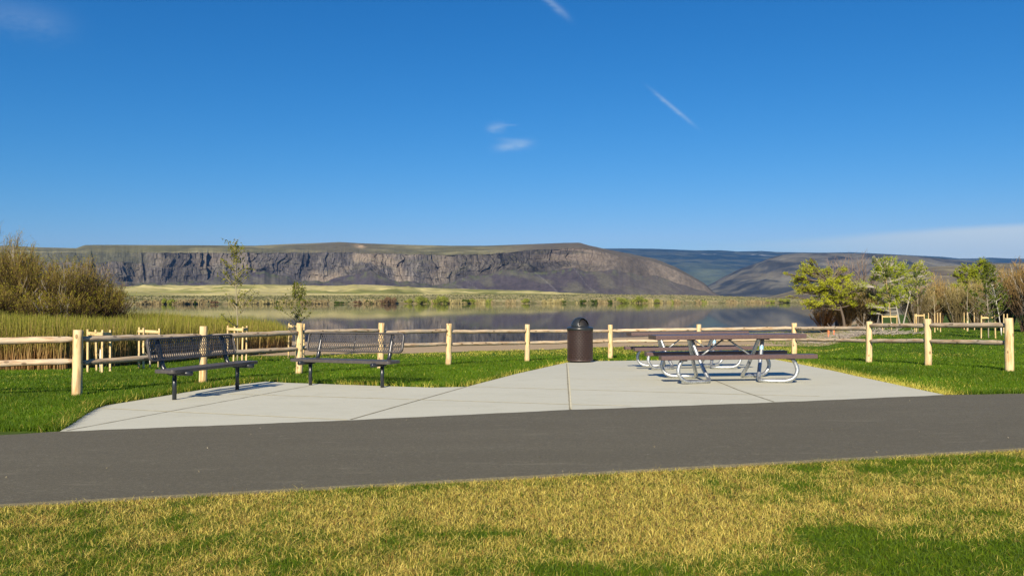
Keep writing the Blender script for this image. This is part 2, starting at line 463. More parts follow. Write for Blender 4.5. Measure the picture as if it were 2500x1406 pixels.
# ------------------------------------------------------------------ ground sheet
def sinh_axis(c, lim, n, a):
    t = np.linspace(-1, 1, n); s_ = np.sinh(a * t) / np.sinh(a)
    return c + s_ * lim
xs = sinh_axis(0, 15000, 420, 9)
ys = np.concatenate([sinh_axis(14, 15000, 420, 9)])
X, Y = np.meshgrid(xs, ys, indexing='ij')
Z = gz(X, Y)
nx, ny = X.shape
V = np.stack([X, Y, Z], -1).reshape(-1, 3)
I = (np.arange(nx - 1)[:, None] * ny + np.arange(ny - 1)[None])
Q = np.stack([I, I + ny, I + ny + 1, I + 1], -1).reshape(-1, 4)
# masks: red = sand, green = dry thatch, blue = far dry plain
lawn_far = np.interp(X, [-14, -8, -4, 1, 4, 8, 13, 17], [29, 30.5, 31.5, 34.5, 37.5, 38.5, 37, 36])
rr = X / np.maximum(Y, 1)
sand_m = sstep(-2.5, 2.5, Y - lawn_far) * (1 - sstep(.43, .47, rr) * (Y > 20))
sand_m = np.where(Y > 250, 0, sand_m)
def straw_field(x, y):
    """0 = lush, 1 = straw coloured: foreground lawn dryness"""
    n = fbm(x * 1.1 + 3, y * 1.5 + 7, 4); n2 = fbm(x * 6.5, y * 6.5, 4)
    s_ = .33 + (n - .5) * 1.25 + (n2 - .5) * 1.15 + .16 * sstep(-2.5, 1.0, x)
    def blob(cx, cy, rx, ry, a): return a * np.exp(-(((x - cx) / rx) ** 2 + ((y - cy) / ry) ** 2))
    s_ = s_ - blob(2.15, 3.95, .9, .5, .62) - blob(1.9, 3.5, .7, .25, .3)
    s_ = s_ - blob(.35, 3.55, .6, .32, .42) - blob(-2.1, 3.45, .8, .18, .6) - blob(-2.9, 4.5, .5, .5, .25)
    s_ = s_ - blob(1.9, 5.55, .6, .3, .25) - blob(3.6, 5.8, .9, .4, .25) - blob(-.6, 3.35, .5, .12, .3)
    s_ = s_ + blob(.8, 4.7, 1.3, .7, .28) + blob(-.3, 3.9, .7, .3, .15)
    return np.clip(s_, 0, 1)
straw_m = np.where((Y < 8) & (np.abs(X) < 30), straw_field(X, Y), 0.0)
C = np.stack([sand_m, straw_m, np.where(Y > 400, 1., 0.)], -1).reshape(-1, 3)
tag(mesh_obj("ground", V, Q, M_ground, col=C), kind="structure")

# ------------------------------------------------------------------ lake
wx = np.array([-9000, -600, 0, 600, 9000.]); 
V = []; 
for x in wx:
    for y in (25, 200, 950.): V.append((x, y, WATER))
Q = []
for i in range(4):
    for j in range(2):
        a = i * 3 + j; Q.append((a, a + 3, a + 4, a + 1))
tag(mesh_obj("lake", V, np.array(Q), M_water), kind="structure")

# ------------------------------------------------------------------ asphalt path
up_px = [(-300, 1083), (0, 1068), (150, 1059), (500, 1045), (850, 1031), (1390, 1005), (1880, 987), (2310, 968), (2500, 965), (2800, 961)]
lo_px = [(-300, 1257), (0, 1240), (640, 1205), (1250, 1171), (1870, 1136), (2500, 1100), (2800, 1083)]
UP = np.array([at(*p_) for p_ in up_px]); LO = np.array([at(*p_) for p_ in lo_px])
def lin_ext(P, x):
    y = np.interp(x, P[:, 0], P[:, 1])
    sl = (P[1, 1] - P[0, 1]) / (P[1, 0] - P[0, 0]); sr = (P[-1, 1] - P[-2, 1]) / (P[-1, 0] - P[-2, 0])
    y = np.where(x < P[0, 0], P[0, 1] + sl * (x - P[0, 0]), y)
    return np.where(x > P[-1, 0], P[-1, 1] + sr * (x - P[-1, 0]), y)
def y_up(x): return lin_ext(UP, x)
def y_lo(x): return lin_ext(LO, x)
px_ = np.concatenate([np.linspace(-60, -13, 60), np.linspace(-12.9, 14, 1100), np.linspace(14.2, 60, 60)])
t = np.linspace(0, 1, 12)
yu = y_up(px_) + (fbm(px_ * 4, px_ * 0, 3) - .5) * .05; yl = y_lo(px_)
X = np.repeat(px_[:, None], 12, 1); Y = yl[:, None] + (yu - yl)[:, None] * t[None]
Z = gz(X, Y) + .026
V = np.stack([X, Y, Z], -1); 
low = V[:, [0, -1]].copy(); low[..., 2] -= .03; low[:, 0, 1] -= .004; low[:, 1, 1] += .01
V = np.concatenate([low[:, :1], V, low[:, 1:]], 1); ny = 14
I = (np.arange(len(px_) - 1)[:, None] * ny + np.arange(ny - 1)[None])
Q = np.stack([I, I + ny, I + ny + 1, I + 1], -1).reshape(-1, 4)
tag(mesh_obj("path", V.reshape(-1, 3), Q, M_asphalt, smooth=False), kind="structure")

# ------------------------------------------------------------------ concrete pad
pad_px = [(146, 1060), (185, 1035), (215, 1014), (240, 1000), (262, 993), (425, 966), (520, 950), (600, 940), (650, 934), (700, 937), (930, 945), (1060, 949), (1140, 947),
          (1215, 927), (1300, 906), (1383, 887), (1400, 884), (1530, 882), (1700, 880), (1890, 879), (1990, 899), (2090, 921), (2200, 945), (2312, 969)]
PAD = [at(*p_) for p_ in pad_px]
pl_ = [(x, float(y_up(x)) - .12) for x in np.linspace(PAD[-1][0] - .1, PAD[0][0] + .1, 24)]
POLY = np.array(PAD + pl_)
def in_poly(x, y, P):
    ins = np.zeros(x.shape, bool)
    for i in range(len(P)):
        x1, y1 = P[i]; x2, y2 = P[i - 1]
        c_ = ((y1 > y) != (y2 > y)) & (x < (x2 - x1) * (y - y1) / (y2 - y1 + 1e-12) + x1)
        ins ^= c_
    return ins
def seg_dist(x, y, P):
    d = np.full(x.shape, 1e9)
    for i in range(len(P) - 1):
        x1, y1 = P[i]; x2, y2 = P[i + 1]
        L2 = (x2 - x1) ** 2 + (y2 - y1) ** 2
        t_ = np.clip(((x - x1) * (x2 - x1) + (y - y1) * (y2 - y1)) / L2, 0, 1)
        d = np.minimum(d, np.hypot(x - x1 - t_ * (x2 - x1), y - y1 - t_ * (y2 - y1)))
    return d
bm = bmesh.new()
bm.faces.new([bm.verts.new((x, y, 0)) for x, y in POLY])
for ax, lo_, hi_ in (((1, 0, 0), -8, 12), ((0, 1, 0), 7, 24)):
    for v in np.arange(lo_, hi_, .5):
        co = Vector(ax) * float(v)
        bmesh.ops.bisect_plane(bm, geom=bm.verts[:] + bm.edges[:] + bm.faces[:], plane_co=co, plane_no=ax)
bmesh.ops.triangulate(bm, faces=[f for f in bm.faces if len(f.verts) > 4])
ret = bmesh.ops.extrude_edge_only(bm, edges=[e for e in bm.edges if e.is_boundary])
ext = {e for e in ret['geom'] if isinstance(e, bmesh.types.BMVert)}
for v in bm.verts:
    v.co.z = gzf(v.co.x, v.co.y) + (-.1 if v in ext else .022)
def joint(pts, w, mi, dz):
    P = [at(*p_) for p_ in pts]
    for (x1, y1), (x2, y2) in zip(P[:-1], P[1:]):
        L = math.hypot(x2 - x1, y2 - y1); nx_, ny_ = -(y2 - y1) / L * w / 2, (x2 - x1) / L * w / 2
        n = max(2, int(L / .12)); prev = None
        for k in range(n + 1):
            t_ = k / n; x = x1 + (x2 - x1) * t_; y = y1 + (y2 - y1) * t_
            j = 1 + .35 * math.sin(k * 2.3) * math.sin(k * .7 + mi)
            a = bm.verts.new((x + nx_ * j, y + ny_ * j, gzf(x, y) + dz)); b = bm.verts.new((x - nx_ * j, y - ny_ * j, gzf(x, y) + dz))
            if prev:
                f = bm.faces.new((prev[0], a, b, prev[1])); f.material_index = mi
            prev = (a, b)
joint([(250, 1000), (425, 1009), (850, 1029.5)], .030, 1, .026)
joint([(165, 1056), (412, 1009), (632, 968), (755, 945)], .018, 2, .0265)
joint([(560, 965), (632, 967), (1025, 979), (1390, 991), (1540, 995)], .030, 1, .026)
joint([(856, 1029), (1025, 980), (1140, 947)], .022, 2, .0265)
joint([(1143, 947), (1392, 954), (1830, 967), (2000, 971)], .030, 1, .026)
joint([(1386, 889), (1390, 940), (1394, 1004)], .018, 1, .026)
joint([(1383, 889), (1386, 940), (1391, 1004)], .020, 2, .0262)
joint([(1392, 929), (1760, 931)], .024, 1, .026)
joint([(1388, 903), (1540, 902)], .022, 1, .026)
joint([(1740, 930), (1800, 955), (1888, 985)], .020, 2, .0266)
bmesh.ops.recalc_face_normals(bm, faces=bm.faces[:])
for f in bm.faces:
    if f.material_index and f.normal.z < 0: f.normal_flip()
me = bpy.data.meshes.new("concrete_pad"); bm.to_mesh(me); bm.free()
for m_ in (M_conc, M_joint_l, M_joint_d): me.materials.append(m_)
pad = bpy.data.objects.new("pavement", me); COL.objects.link(pad)
tag(pad, kind="structure")
PAD_ARR = np.array(PAD)

# ------------------------------------------------------------------ grass
def blades(name, x, y, h, w, col, lean=.45, label=None, K=3, zoff=0.0):
    N = len(x)
    z = gz(x, y) + zoff
    az = rng.uniform(0, 2 * math.pi, N); ln = lean * rng.random(N) ** .8
    d = np.stack([np.cos(az), np.sin(az), np.zeros(N)], 1)
    a2 = rng.uniform(0, math.pi, N); side = np.stack([np.cos(a2), np.sin(a2), np.zeros(N)], 1)
    P = np.zeros((N, K, 3)); Wd = np.zeros((N, K))
    for k in range(K):
        t_ = k / (K - 1)
        P[:, k] = np.stack([x, y, z - .005 + h * t_ * (1 - .25 * ln * t_)], 1) + d * (h * ln * t_ ** 1.7)[:, None]
        Wd[:, k] = w * (1 - t_ ** 1.6 * .93)
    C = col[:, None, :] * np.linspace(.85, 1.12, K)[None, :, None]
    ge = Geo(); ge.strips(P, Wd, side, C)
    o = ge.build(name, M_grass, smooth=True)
    return o
def gcols(N, straw, x, y):
    """blade albedo: green <-> straw"""
    r = rng.random(N); isr = r < straw
    G1 = np.array([.046, .105, .002]); G2 = np.array([.150, .210, .006])
    S1 = np.array([.48, .36, .060]); S2 = np.array([.84, .67, .19]); S3 = np.array([.30, .15, .04])
    t_ = rng.random(N)[:, None]; gcol = G1 + (G2 - G1) * t_
    scol = S1 + (S2 - S1) * t_; br = rng.random(N) < .16; scol[br] = S3
    return np.where(isr[:, None], scol, gcol)
# foreground lawn (south of the path)
N = 640000
y = 2.7 + (7.6 - 2.7) * rng.random(N) ** 1.15; x = (rng.random(N) * 2 - 1) * (.70 * y + .5)
k_ = y < y_lo(x) + .015 + .05 * fbm(x * 3, y * 0, 3) * rng.random(N) * 2; x, y = x[k_], y[k_]
st = straw_field(x, y); N = len(x)
col = gcols(N, np.clip(st * 1.15, 0.02, .80), x, y)
h = .018 + .022 * rng.random(N) + .012 * (1 - st) * rng.random(N); col = col * rng.uniform(.55, 1.35, (N, 1)) * np.array([1.0, 1.03, .95])
tall = rng.random(N) < .02; h[tall] *= 1.6
patch = fbm(x * 9, y * 9, 3); h *= .75 + .5 * patch
o1 = blades("foreground_lawn_grass", x, y, h, .0021 + .0017 * rng.random(N), col, 1.9)
tag(o1, "straw-yellow and green patchy lawn grass in front of the asphalt path", "grass", kind="stuff")
# lawn north of the path
N = 900000
yy = 1 / (1 / 8.5 + (1 / 74 - 1 / 8.5) * rng.random(N)); x = (rng.random(N) * 2 - 1) * (.70 * yy + .6)
y = yy
d_pad = seg_dist(x, y, PAD)
keep = (y > y_up(x) + .0) & ~in_poly(x, y, POLY)
lim = np.interp(x, [-14, -8, -4, 1, 4, 8, 13, 15, 17], [29, 30.5, 31.5, 34.5, 37.5, 38.5, 37, 74, 74]) + (fbm(x * .7, y * .7, 3) - .5) * 5
keep &= (y < lim)
x, y, d_pad = x[keep], y[keep], d_pad[keep]; N = len(x)
edge_d = np.minimum(d_pad, np.abs(y - y_up(x)))
right_fringe = np.exp(-(d_pad / .24) ** 2) * (x > 4.2) * .95 * np.clip(1.3 - (x - 8.5) * .25, 0, 1)
other = np.exp(-(d_pad / .08) ** 2) * .45 * (x > -3.0) + np.exp(-(d_pad / .05) ** 2) * .3
pn = fbm(x * .5, y * .35, 4)
worn = sstep(26, 32, y) * .5 * (x < 12) + sstep(.62, .75, pn) * .12
st = np.clip(right_fringe + other * (.4 + fbm(x * 3, y * 3, 3)) + worn + .015, 0, .95)
col = gcols(N, st, x, y)
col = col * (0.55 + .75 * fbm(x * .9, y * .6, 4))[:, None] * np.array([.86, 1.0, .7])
h = (.030 + .03 * rng.random(N)) * (1 + .9 * np.exp(-(edge_d / .35) ** 2) * (1 - right_fringe)) * (.7 + .6 * fbm(x * 3, y * 3, 3))
h *= np.where(rng.random(N) < .006, 2.0, 1.0) * np.clip(1.25 - (y - 10) * .012, .9, 1.25)
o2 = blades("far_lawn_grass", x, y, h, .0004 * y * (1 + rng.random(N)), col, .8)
tag(o2, "lush green lawn grass between the concrete pad and the beach", "grass", kind="stuff")
# long weeds at the pad corners
N = 5000
t_ = rng.random(N); i_ = rng.integers(0, 8, N)
A = PAD_ARR[i_]; B = PAD_ARR[i_ + 1]; P = A + (B - A) * t_[:, None]
x = P[:, 0] - .05 - .28 * rng.random(N) ** 1.5; y = P[:, 1] + .04 + .30 * rng.random(N) ** 1.5
k_ = ~in_poly(x, y, POLY) & (y > y_up(x)); x, y = x[k_], y[k_]; N = len(x)
col = gcols(N, np.full(N, .12), x, y) * .9
o3 = blades("edge_weeds", x, y, .07 + .09 * rng.random(N), .004 + .004 * rng.random(N), col, 1.1, K=4)
tag(o3, "long dark green grass leaning over the left edge of the concrete", "grass", kind="stuff")

N = 60; x = rng.uniform(-7, 9, N); y = y_lo(x) + (y_up(x) - y_lo(x)) * np.clip(rng.beta(.6, .9, N), .01, .99); z = gz(x, y) + .031
ge = Geo(); ge.leaves(np.stack([x, y, z], 1) + 0.0, rng.uniform(.010, .026, N), colmix((.20, .16, .08), (.36, .32, .22), rng.random(N)), asp=.6)
tag(ge.build("path_litter", M_grass), "dry leaf bits and pale grit scattered on the asphalt path", "litter", kind="stuff")
# ------------------------------------------------------------------ log fence
fence_pts = [(-215, 11.8, 809), (190, 12.3, 806), (497, 14.6, 797), (731, 16.8, 789), (929, 19.0, 789), (1095, 20.8, 790), (1287, 22.9, 792), (1490, 24.6, 793),
             (1707, 24.4, 792), (1938, 22.3, 789), (2120, 19.2, 785), (2265, 17.1, 779), (2463, 14.95, 777)]
fence = empty("log_fence", (*(float(v) for v in ((1490 - 1250) / F * 24.6, 24.6)), gzf(3, 24.6)))
FO = np.array(fence.location)
posts = []
for px, Yd, ptop in fence_pts:
    x = (px - 1250) / F * Yd; zg = gzf(x, Yd); zt = float(zat(ptop, Yd))
    posts.append((x, Yd, zg, zt))
def log_mesh(p0, p1, r, tip=None, M=14, K=9, wob=.0022, flat_end=True):
    p0 = np.array(p0, float); p1 = np.array(p1, float)
    t_ = np.linspace(0, 1, K)
    if tip: t_ = np.concatenate([[0], np.linspace(tip, 1 - tip, K - 2), [1]])
    P = p0 + (p1 - p0) * t_[:, None] + rng.normal(size=(K, 3)) * wob * np.array([1, 1, .5])
    R = r * (1 + rng.normal(size=K) * .012) * np.linspace(1.03, .97, K)
    if tip: R[0] *= .55; R[-1] *= .55
    return P[None], R[None]
for i, (x, yv, zg, zt) in enumerate(posts):
    r = .0715 + rng.uniform(-.004, .004)
    lean_ = rng.normal(size=2) * .010
    L = zt - zg + .05
    ge = Geo(); P, R = log_mesh((0, 0, -.05), (lean_[0], lean_[1], L - .05), r, K=10)
    Pn = P[0]; Pn = np.vstack([Pn, Pn[-1] + (Pn[-1] - Pn[-2]) * .04]); Rn = np.append(R[0], R[0][-1] * .93)
    ge.tubes(Pn[None], Rn[None], M=18)
    o = ge.build("post", M_post, fence); o.location = Vector((x, yv, zg)) - fence.location
for i in range(len(posts) - 1):
    a = posts[i]; b = posts[i + 1]
    for hh in (.865, .535):
        A = np.array([a[0], a[1], a[2] + hh + rng.normal() * .012]); B = np.array([b[0], b[1], b[2] + hh + rng.normal() * .012])
        if a[3] - a[2] > 1.08: A[2] += (a[3] - a[2] - 1.05) * .6
        if b[3] - b[2] > 1.08: B[2] += (b[3] - b[2] - 1.05) * .6
        d = B - A; L = np.linalg.norm(d); u = d / L
        A2 = A + u * .03; B2 = B - u * .03; L2 = L - .06
        K = 14; t_ = np.concatenate([[0, .10 / L2], np.linspace(.2 / L2, 1 - .2 / L2, K - 4), [1 - .10 / L2, 1]])
        r = .048 + rng.uniform(-.003, .004)
        # modelled along local Z so the grain follows the log
        P = np.stack([np.zeros(K), np.zeros(K), t_ * L2], 1); P[2:-2, :2] += rng.normal(size=(K - 4, 2)) * .004
        P[:, 0] += .012 * np.sin(t_ * math.pi) * rng.uniform(-1, 1)
        R = np.full(K, r) * (1 + rng.normal(size=K) * .02); R[0] *= .5; R[-1] *= .5; R[1] *= .86; R[-2] *= .86
        ge = Geo(); ge.tubes(P[None], R[None], M=14)
        o = ge.build("rail", M_rail, fence)
        o.location = Vector(A2) - fence.location
        o.rotation_euler = Vector(u).to_track_quat('Z', 'Y').to_euler()
tag(fence, "peeled log post and two-rail fence curving behind the benches and tables", "fence")

# ------------------------------------------------------------------ park benches
def diamond_panel(ge, L, H, nx, ny, w=.006, th=.003, fn=None):
    """expanded-metal strands in local (u,v); fn maps arrays (u,v,n)->xyz"""
    A = []; B = []
    du, dv = L / nx, H / ny
    for j in range(ny):
        v0, v1 = -H / 2 + j * dv, -H / 2 + (j + 1) * dv
        for i in range(nx * 2):
            u0 = -L / 2 + i * du / 2; u1 = u0 + du / 2
            up_ = (i + j) % 2 == 0
            A.append((u0, v0 if up_ else v1)); B.append((u1, v1 if up_ else v0))
    A = np.array(A); B = np.array(B); d = B - A; d /= np.linalg.norm(d, axis=1, keepdims=True)
    nrm = np.stack([-d[:, 1], d[:, 0]], 1) * w / 2
    def P(a, n_): return fn(a[:, 0], a[:, 1], np.full(len(a), n_))
    V = np.stack([P(A - nrm, -th / 2), P(A + nrm, -th / 2), P(B + nrm, -th / 2), P(B - nrm, -th / 2),
                  P(A - nrm, th / 2), P(A + nrm, th / 2), P(B + nrm, th / 2), P(B - nrm, th / 2)], 1)
    N = len(A); i = (np.arange(N) * 8)[:, None]
    fs = np.array([(0, 1, 2, 3), (4, 7, 6, 5), (1, 5, 6, 2), (0, 3, 7, 4)])
    ge.add(V.reshape(-1, 3), Q=(i[:, :, None] + fs[None]).reshape(-1, 4))
def round_rect(L, H, r, n=6):
    pts = []
    for cx, cy, a0 in ((L / 2 - r, H / 2 - r, 0), (-L / 2 + r, H / 2 - r, 90), (-L / 2 + r, -H / 2 + r, 180), (L / 2 - r, -H / 2 + r, 270)):
        for k in range(n + 1):
            a = math.radians(a0 + 90 * k / n); pts.append((cx + r * math.cos(a), cy + r * math.sin(a)))
    return np.array(pts)
def rim_band(ge, L, H, r, t0, t1, th, fn):
    """closed band, outline round_rect; rectangular section from inset 0 to th, n from t0 to t1"""
    o_ = round_rect(L, H, r); i_ = round_rect(L - 2 * th, H - 2 * th, max(r - th, .005)); n = len(o_)
    rings = [fn(o_[:, 0], o_[:, 1], np.full(n, t0)), fn(o_[:, 0], o_[:, 1], np.full(n, t1)),
             fn(i_[:, 0], i_[:, 1], np.full(n, t1)), fn(i_[:, 0], i_[:, 1], np.full(n, t0))]
    V = np.concatenate(rings); Q = []
    for k in range(n):
        k2 = (k + 1) % n
        for a in range(4):
            b = (a + 1) % 4; Q.append((a * n + k, a * n + k2, b * n + k2, b * n + k))
    ge.add(V, Q=Q)
SEAT_Z = .445; TILT = math.radians(14)
def back_fn(u, v, n):   # back panel, centre 0.715 high, leaning back (+y)
    c, s_ = math.cos(TILT), math.sin(TILT)
    return np.stack([u, .27 + v * s_ + n * c, .715 + v * c - n * s_], 1)
def seat_fn(u, v, n): return np.stack([u, v - .02, SEAT_Z + n], 1)
def make_bench(label):
    root = empty("park_bench", (0, 0, 0)); tag(root, label, "bench", "perforated metal benches at the edge of the concrete")
    ge = Geo(); rim_band(ge, 2.03, .34, .05, -.045, .004, .022, seat_fn)
    st = ge.build("seat", M_benchcoat, root, smooth=False); bevel(st, .006)
    ge = Geo(); diamond_panel(ge, 2.00, .30, 56, 7, .0125, .004, seat_fn)
    for u in (-.72, 0, .72): ge.box((u, -.02, SEAT_Z - .02), (.035, .29, .025))
    ge.build("seat_mesh", M_benchcoat, st, smooth=False)
    ge = Geo(); rim_band(ge, 1.98, .335, .07, -.026, .016, .024, back_fn)
    bk = ge.build("backrest", M_benchcoat, root, smooth=False); bevel(bk, .006)
    ge = Geo(); diamond_panel(ge, 1.94, .29, 42, 6, .0115, .004, back_fn)
    ge.build("backrest_mesh", M_benchcoat, bk, smooth=False)
    ge = Geo()
    for u in (0.0,):
        pts = np.stack([back_fn(np.array([u]), np.array([v]), np.array([.012]))[0] for v in (-.145, 0, .145)])
        ge.tubes(pts[None], np.full((1, 3), .010), M=6)
    pts = np.stack([back_fn(np.array([u]), np.array([0.0]), np.array([.010]))[0] for u in (-.72, 0, .72)])
    ge.tubes(pts[None], np.full((1, 3), .006), M=6)
    ge.build("stiffener_rod", M_black, bk)
    for sx in (-.735, .735):
        ge = Geo()
        ge.tubes(np.array([[(sx, .02, -.05), (sx, .02, .18), (sx, .02, SEAT_Z - .075)]]), np.full((1, 3), .030), M=16)
        for (bx, by) in ((-.05, -.05), (.05, -.05), (-.05, .05), (.05, .05)): pass
        ge.build("leg", M_black, root)
        # bent arm: under the seat, then up behind the back
        path = [(-.27, .385), (-.10, .385), (.06, .385), (.13, .392), (.185, .42), (.222, .465), (.243, .53), (.262, .60), (.300, .72), (.335, .855)]
        P = np.array([[(sx, a, b) for a, b in path]])
        ge = Geo(); ge.tubes(P, np.full((1, len(path)), .034), M=14)
        o = ge.build("support_arm", M_black, root)
        ge = Geo()
        ang = np.linspace(0, math.pi, 9); pr = [( .02 - .13 * math.cos(a), SEAT_Z - .052 - .045 * math.sin(a)) for a in ang]
        V = [(sx - .025, a, b) for a, b in pr] + [(sx + .025, a, b) for a, b in pr]
        n = 9; Q = [(k, k + 1, n + k + 1, n + k) for k in range(n - 1)] + [(0, n, 2 * n - 1, n - 1)]
        T = [(0, k + 1, k) for k in range(1, n - 1)] + [(n, n + k, n + k + 1) for k in range(1, n - 1)]
        ge.add(V, Q=Q, T=T); ge.build("bracket_plate", M_black, o, smooth=False)
    return root
def place_bench(root, pl, pr):
    a = np.array(at(*pl)); b = np.array(at(*pr)); c_ = (a + b) / 2; ang = math.atan2(b[1] - a[1], b[0] - a[0])
    # leg feet sit at local y=.02
    root.location = (c_[0] + .02 * math.sin(ang), c_[1] - .02 * math.cos(ang), gzf(*c_) + .022)
    root.rotation_euler = (0, math.atan2(-(gzf(*b) - gzf(*a)), np.linalg.norm(b - a)) * .5, ang)
    return np.linalg.norm(b - a)
bench1 = make_bench("dark grey perforated metal bench on the left, its shadow falling on the concrete")
print("leg spacing b1", place_bench(bench1, (428, 979), (580, 955)))
bench2 = copy_tree(bench1)
bench2["label"] = "grey-brown perforated metal bench with its back to the lake, standing right of the other bench"
print("leg spacing b2", place_bench(bench2, (758, 943), (935, 949)))

# ------------------------------------------------------------------ litter bin
bx, by = at(1416, 886)
binr = empty("litter_bin", (bx, by, gzf(bx, by) + .022))
tag(binr, "brown expanded-metal litter bin with black dome lid at the corner of the concrete", "litter bin")
BR = 62 / F * by / 2; k_ = BR / .33
ge = Geo()
def cyl_fn(u, v, n): 
    th = u / BR; r = BR + n
    return np.stack([r * np.cos(th), r * np.sin(th), .045 + .40 * k_ + v], 1)
HB = .80 * k_
diamond_panel(ge, 2 * math.pi * BR, HB - .03, 54, 16, .012, .004, cyl_fn)
body = ge.build("body", M_bin, binr, smooth=False)
def ring(ge, r, z0, z1, th, M=40):
    a = np.arange(M) * 2 * math.pi / M; cs = np.stack([np.cos(a), np.sin(a)], 1)
    rings = [(r, z0), (r, z1), (r - th, z1), (r - th, z0)]
    V = np.concatenate([np.column_stack([cs * rr_, np.full(M, z)]) for rr_, z in rings]); Q = []
    for k in range(M):
        k2 = (k + 1) % M
        for b in range(4):
            c_ = (b + 1) % 4; Q.append((b * M + k, b * M + k2, c_ * M + k2, c_ * M + k))
    ge.add(V, Q=Q)
ge = Geo(); ring(ge, BR + .006, .045, .085, .02); ge.build("rim_band", M_bin, body, smooth=True)
ge = Geo(); ring(ge, BR + .006, .045 + HB - .03, .045 + HB, .02)
ge.build("rim_band", M_bin, body, smooth=True)
def lathe(ge, prof, M=40, zoff=0):
    a = np.arange(M) * 2 * math.pi / M; cs = np.stack([np.cos(a), np.sin(a)], 1)
    V = np.concatenate([np.column_stack([cs * r, np.full(M, z + zoff)]) for r, z in prof]); Q = []
    for j in range(len(prof) - 1):
        for k in range(M):
            k2 = (k + 1) % M; Q.append((j * M + k, j * M + k2, (j + 1) * M + k2, (j + 1) * M + k))
    ge.add(V, Q=Q)
ge = Geo(); lathe(ge, [(.001, .05), (BR - .05, .05), (BR - .045, HB), (BR - .07, HB), (BR - .075, .08), (.001, .08)])
ge.build("liner", M_void, binr)
ge = Geo(); lathe(ge, [(.001, .0), (BR - .06, 0), (BR - .06, .045), (.001, .045)])
ge.build("base", M_void, binr, smooth=False)
ge = Geo(); z1 = .045 + HB; DR = BR * .72; DH = .24 * k_
lathe(ge, [(BR - .02, z1 - .01), (BR + .012, z1 - .01), (BR + .012, z1 + .055), (BR - .01, z1 + .066), (DR + .015, z1 + .082), (DR, z1 + .09), (DR - .02, z1 + .09)], 48)
lid = ge.build("lid_rim", M_dome, binr)
ge = Geo(); M_, K_ = 64, 24
dome_c = -.95   # azimuth of the opening (radians; -pi/2 faces the camera)
V = []; 
for j in range(K_ + 1):
    el = math.pi / 2 * j / K_
    for k in range(M_):
        a = 2 * math.pi * k / M_; V.append((DR * math.cos(el) * math.cos(a), DR * math.cos(el) * math.sin(a), z1 + .085 + DH * math.sin(el)))
Q = []
for j in range(K_):
    for k in range(M_):
        a = 2 * math.pi * (k + .5) / M_; da = (a - dome_c + math.pi) % (2 * math.pi) - math.pi; el = math.pi / 2 * (j + .5) / K_
        if abs(el) < 1.12 and el > .12 and (da / .80) ** 2 + (max(el - .35, 0) / .80) ** 2 < 1: continue
        k2 = (k + 1) % M_; Q.append((j * M_ + k, j * M_ + k2, (j + 1) * M_ + k2, (j + 1) * M_ + k))
ge.add(V, Q=Q); dm = ge.build("dome", M_dome, binr)
sm = dm.modifiers.new("shell", 'SOLIDIFY'); sm.thickness = .012
ge = Geo(); V = []; K2 = 12
for j in range(K2 + 1):
    el = math.pi / 2 * j / K2
    for k in range(32):
        a = 2 * math.pi * k / 32; V.append((DR * .86 * math.cos(el) * math.cos(a), DR * .86 * math.cos(el) * math.sin(a), z1 + .07 + DH * .88 * math.sin(el)))
Q = [(j * 32 + k, j * 32 + (k + 1) % 32, (j + 1) * 32 + (k + 1) % 32, (j + 1) * 32 + k) for j in range(K2) for k in range(32)]
ge.add(V, Q=Q); ge.build("flap", M_void, dm)

# ------------------------------------------------------------------ picnic tables
def slab(ge, L, D, T, z, y0, r=.012):
    """long slab with rolled front/back edges; L along x, D along y"""
    prof = []
    for cy, cz, a0 in ((D / 2 - r, T / 2 - r, 0), (-D / 2 + r, T / 2 - r, 90), (-D / 2 + r, -T / 2 + r, 180), (D / 2 - r, -T / 2 + r, 270)):
        for k in range(5):
            a = math.radians(a0 + 90 * k / 4); prof.append((cy + r * math.cos(a) + y0, cz + r * math.sin(a) + z))
    n = len(prof)
    V = [(-L / 2, a, b) for a, b in prof] + [(L / 2, a, b) for a, b in prof]
    Q = [(k, n + k, n + (k + 1) % n, (k + 1) % n) for k in range(n)]
    V += [(-L / 2, y0, z), (L / 2, y0, z)]
    T_ = [(2 * n, k, (k + 1) % n) for k in range(n)] + [(2 * n + 1, n + (k + 1) % n, n + k) for k in range(n)]
    ge.add(V, Q=Q, T=T_)
def smooth_path(pts, n=6):
    """Catmull-Rom through pts"""
    P = np.array(pts, float); P = np.vstack([2 * P[0] - P[1], P, 2 * P[-1] - P[-2]]); out = []
    for i in range(1, len(P) - 2):
        for k in range(n):
            t_ = k / n
            out.append(.5 * ((2 * P[i]) + (-P[i - 1] + P[i + 1]) * t_ + (2 * P[i - 1] - 5 * P[i] + 4 * P[i + 1] - P[i + 2]) * t_ ** 2 + (-P[i - 1] + 3 * P[i] - 3 * P[i + 1] + P[i + 2]) * t_ ** 3))
    out.append(P[-2]); return np.array(out)
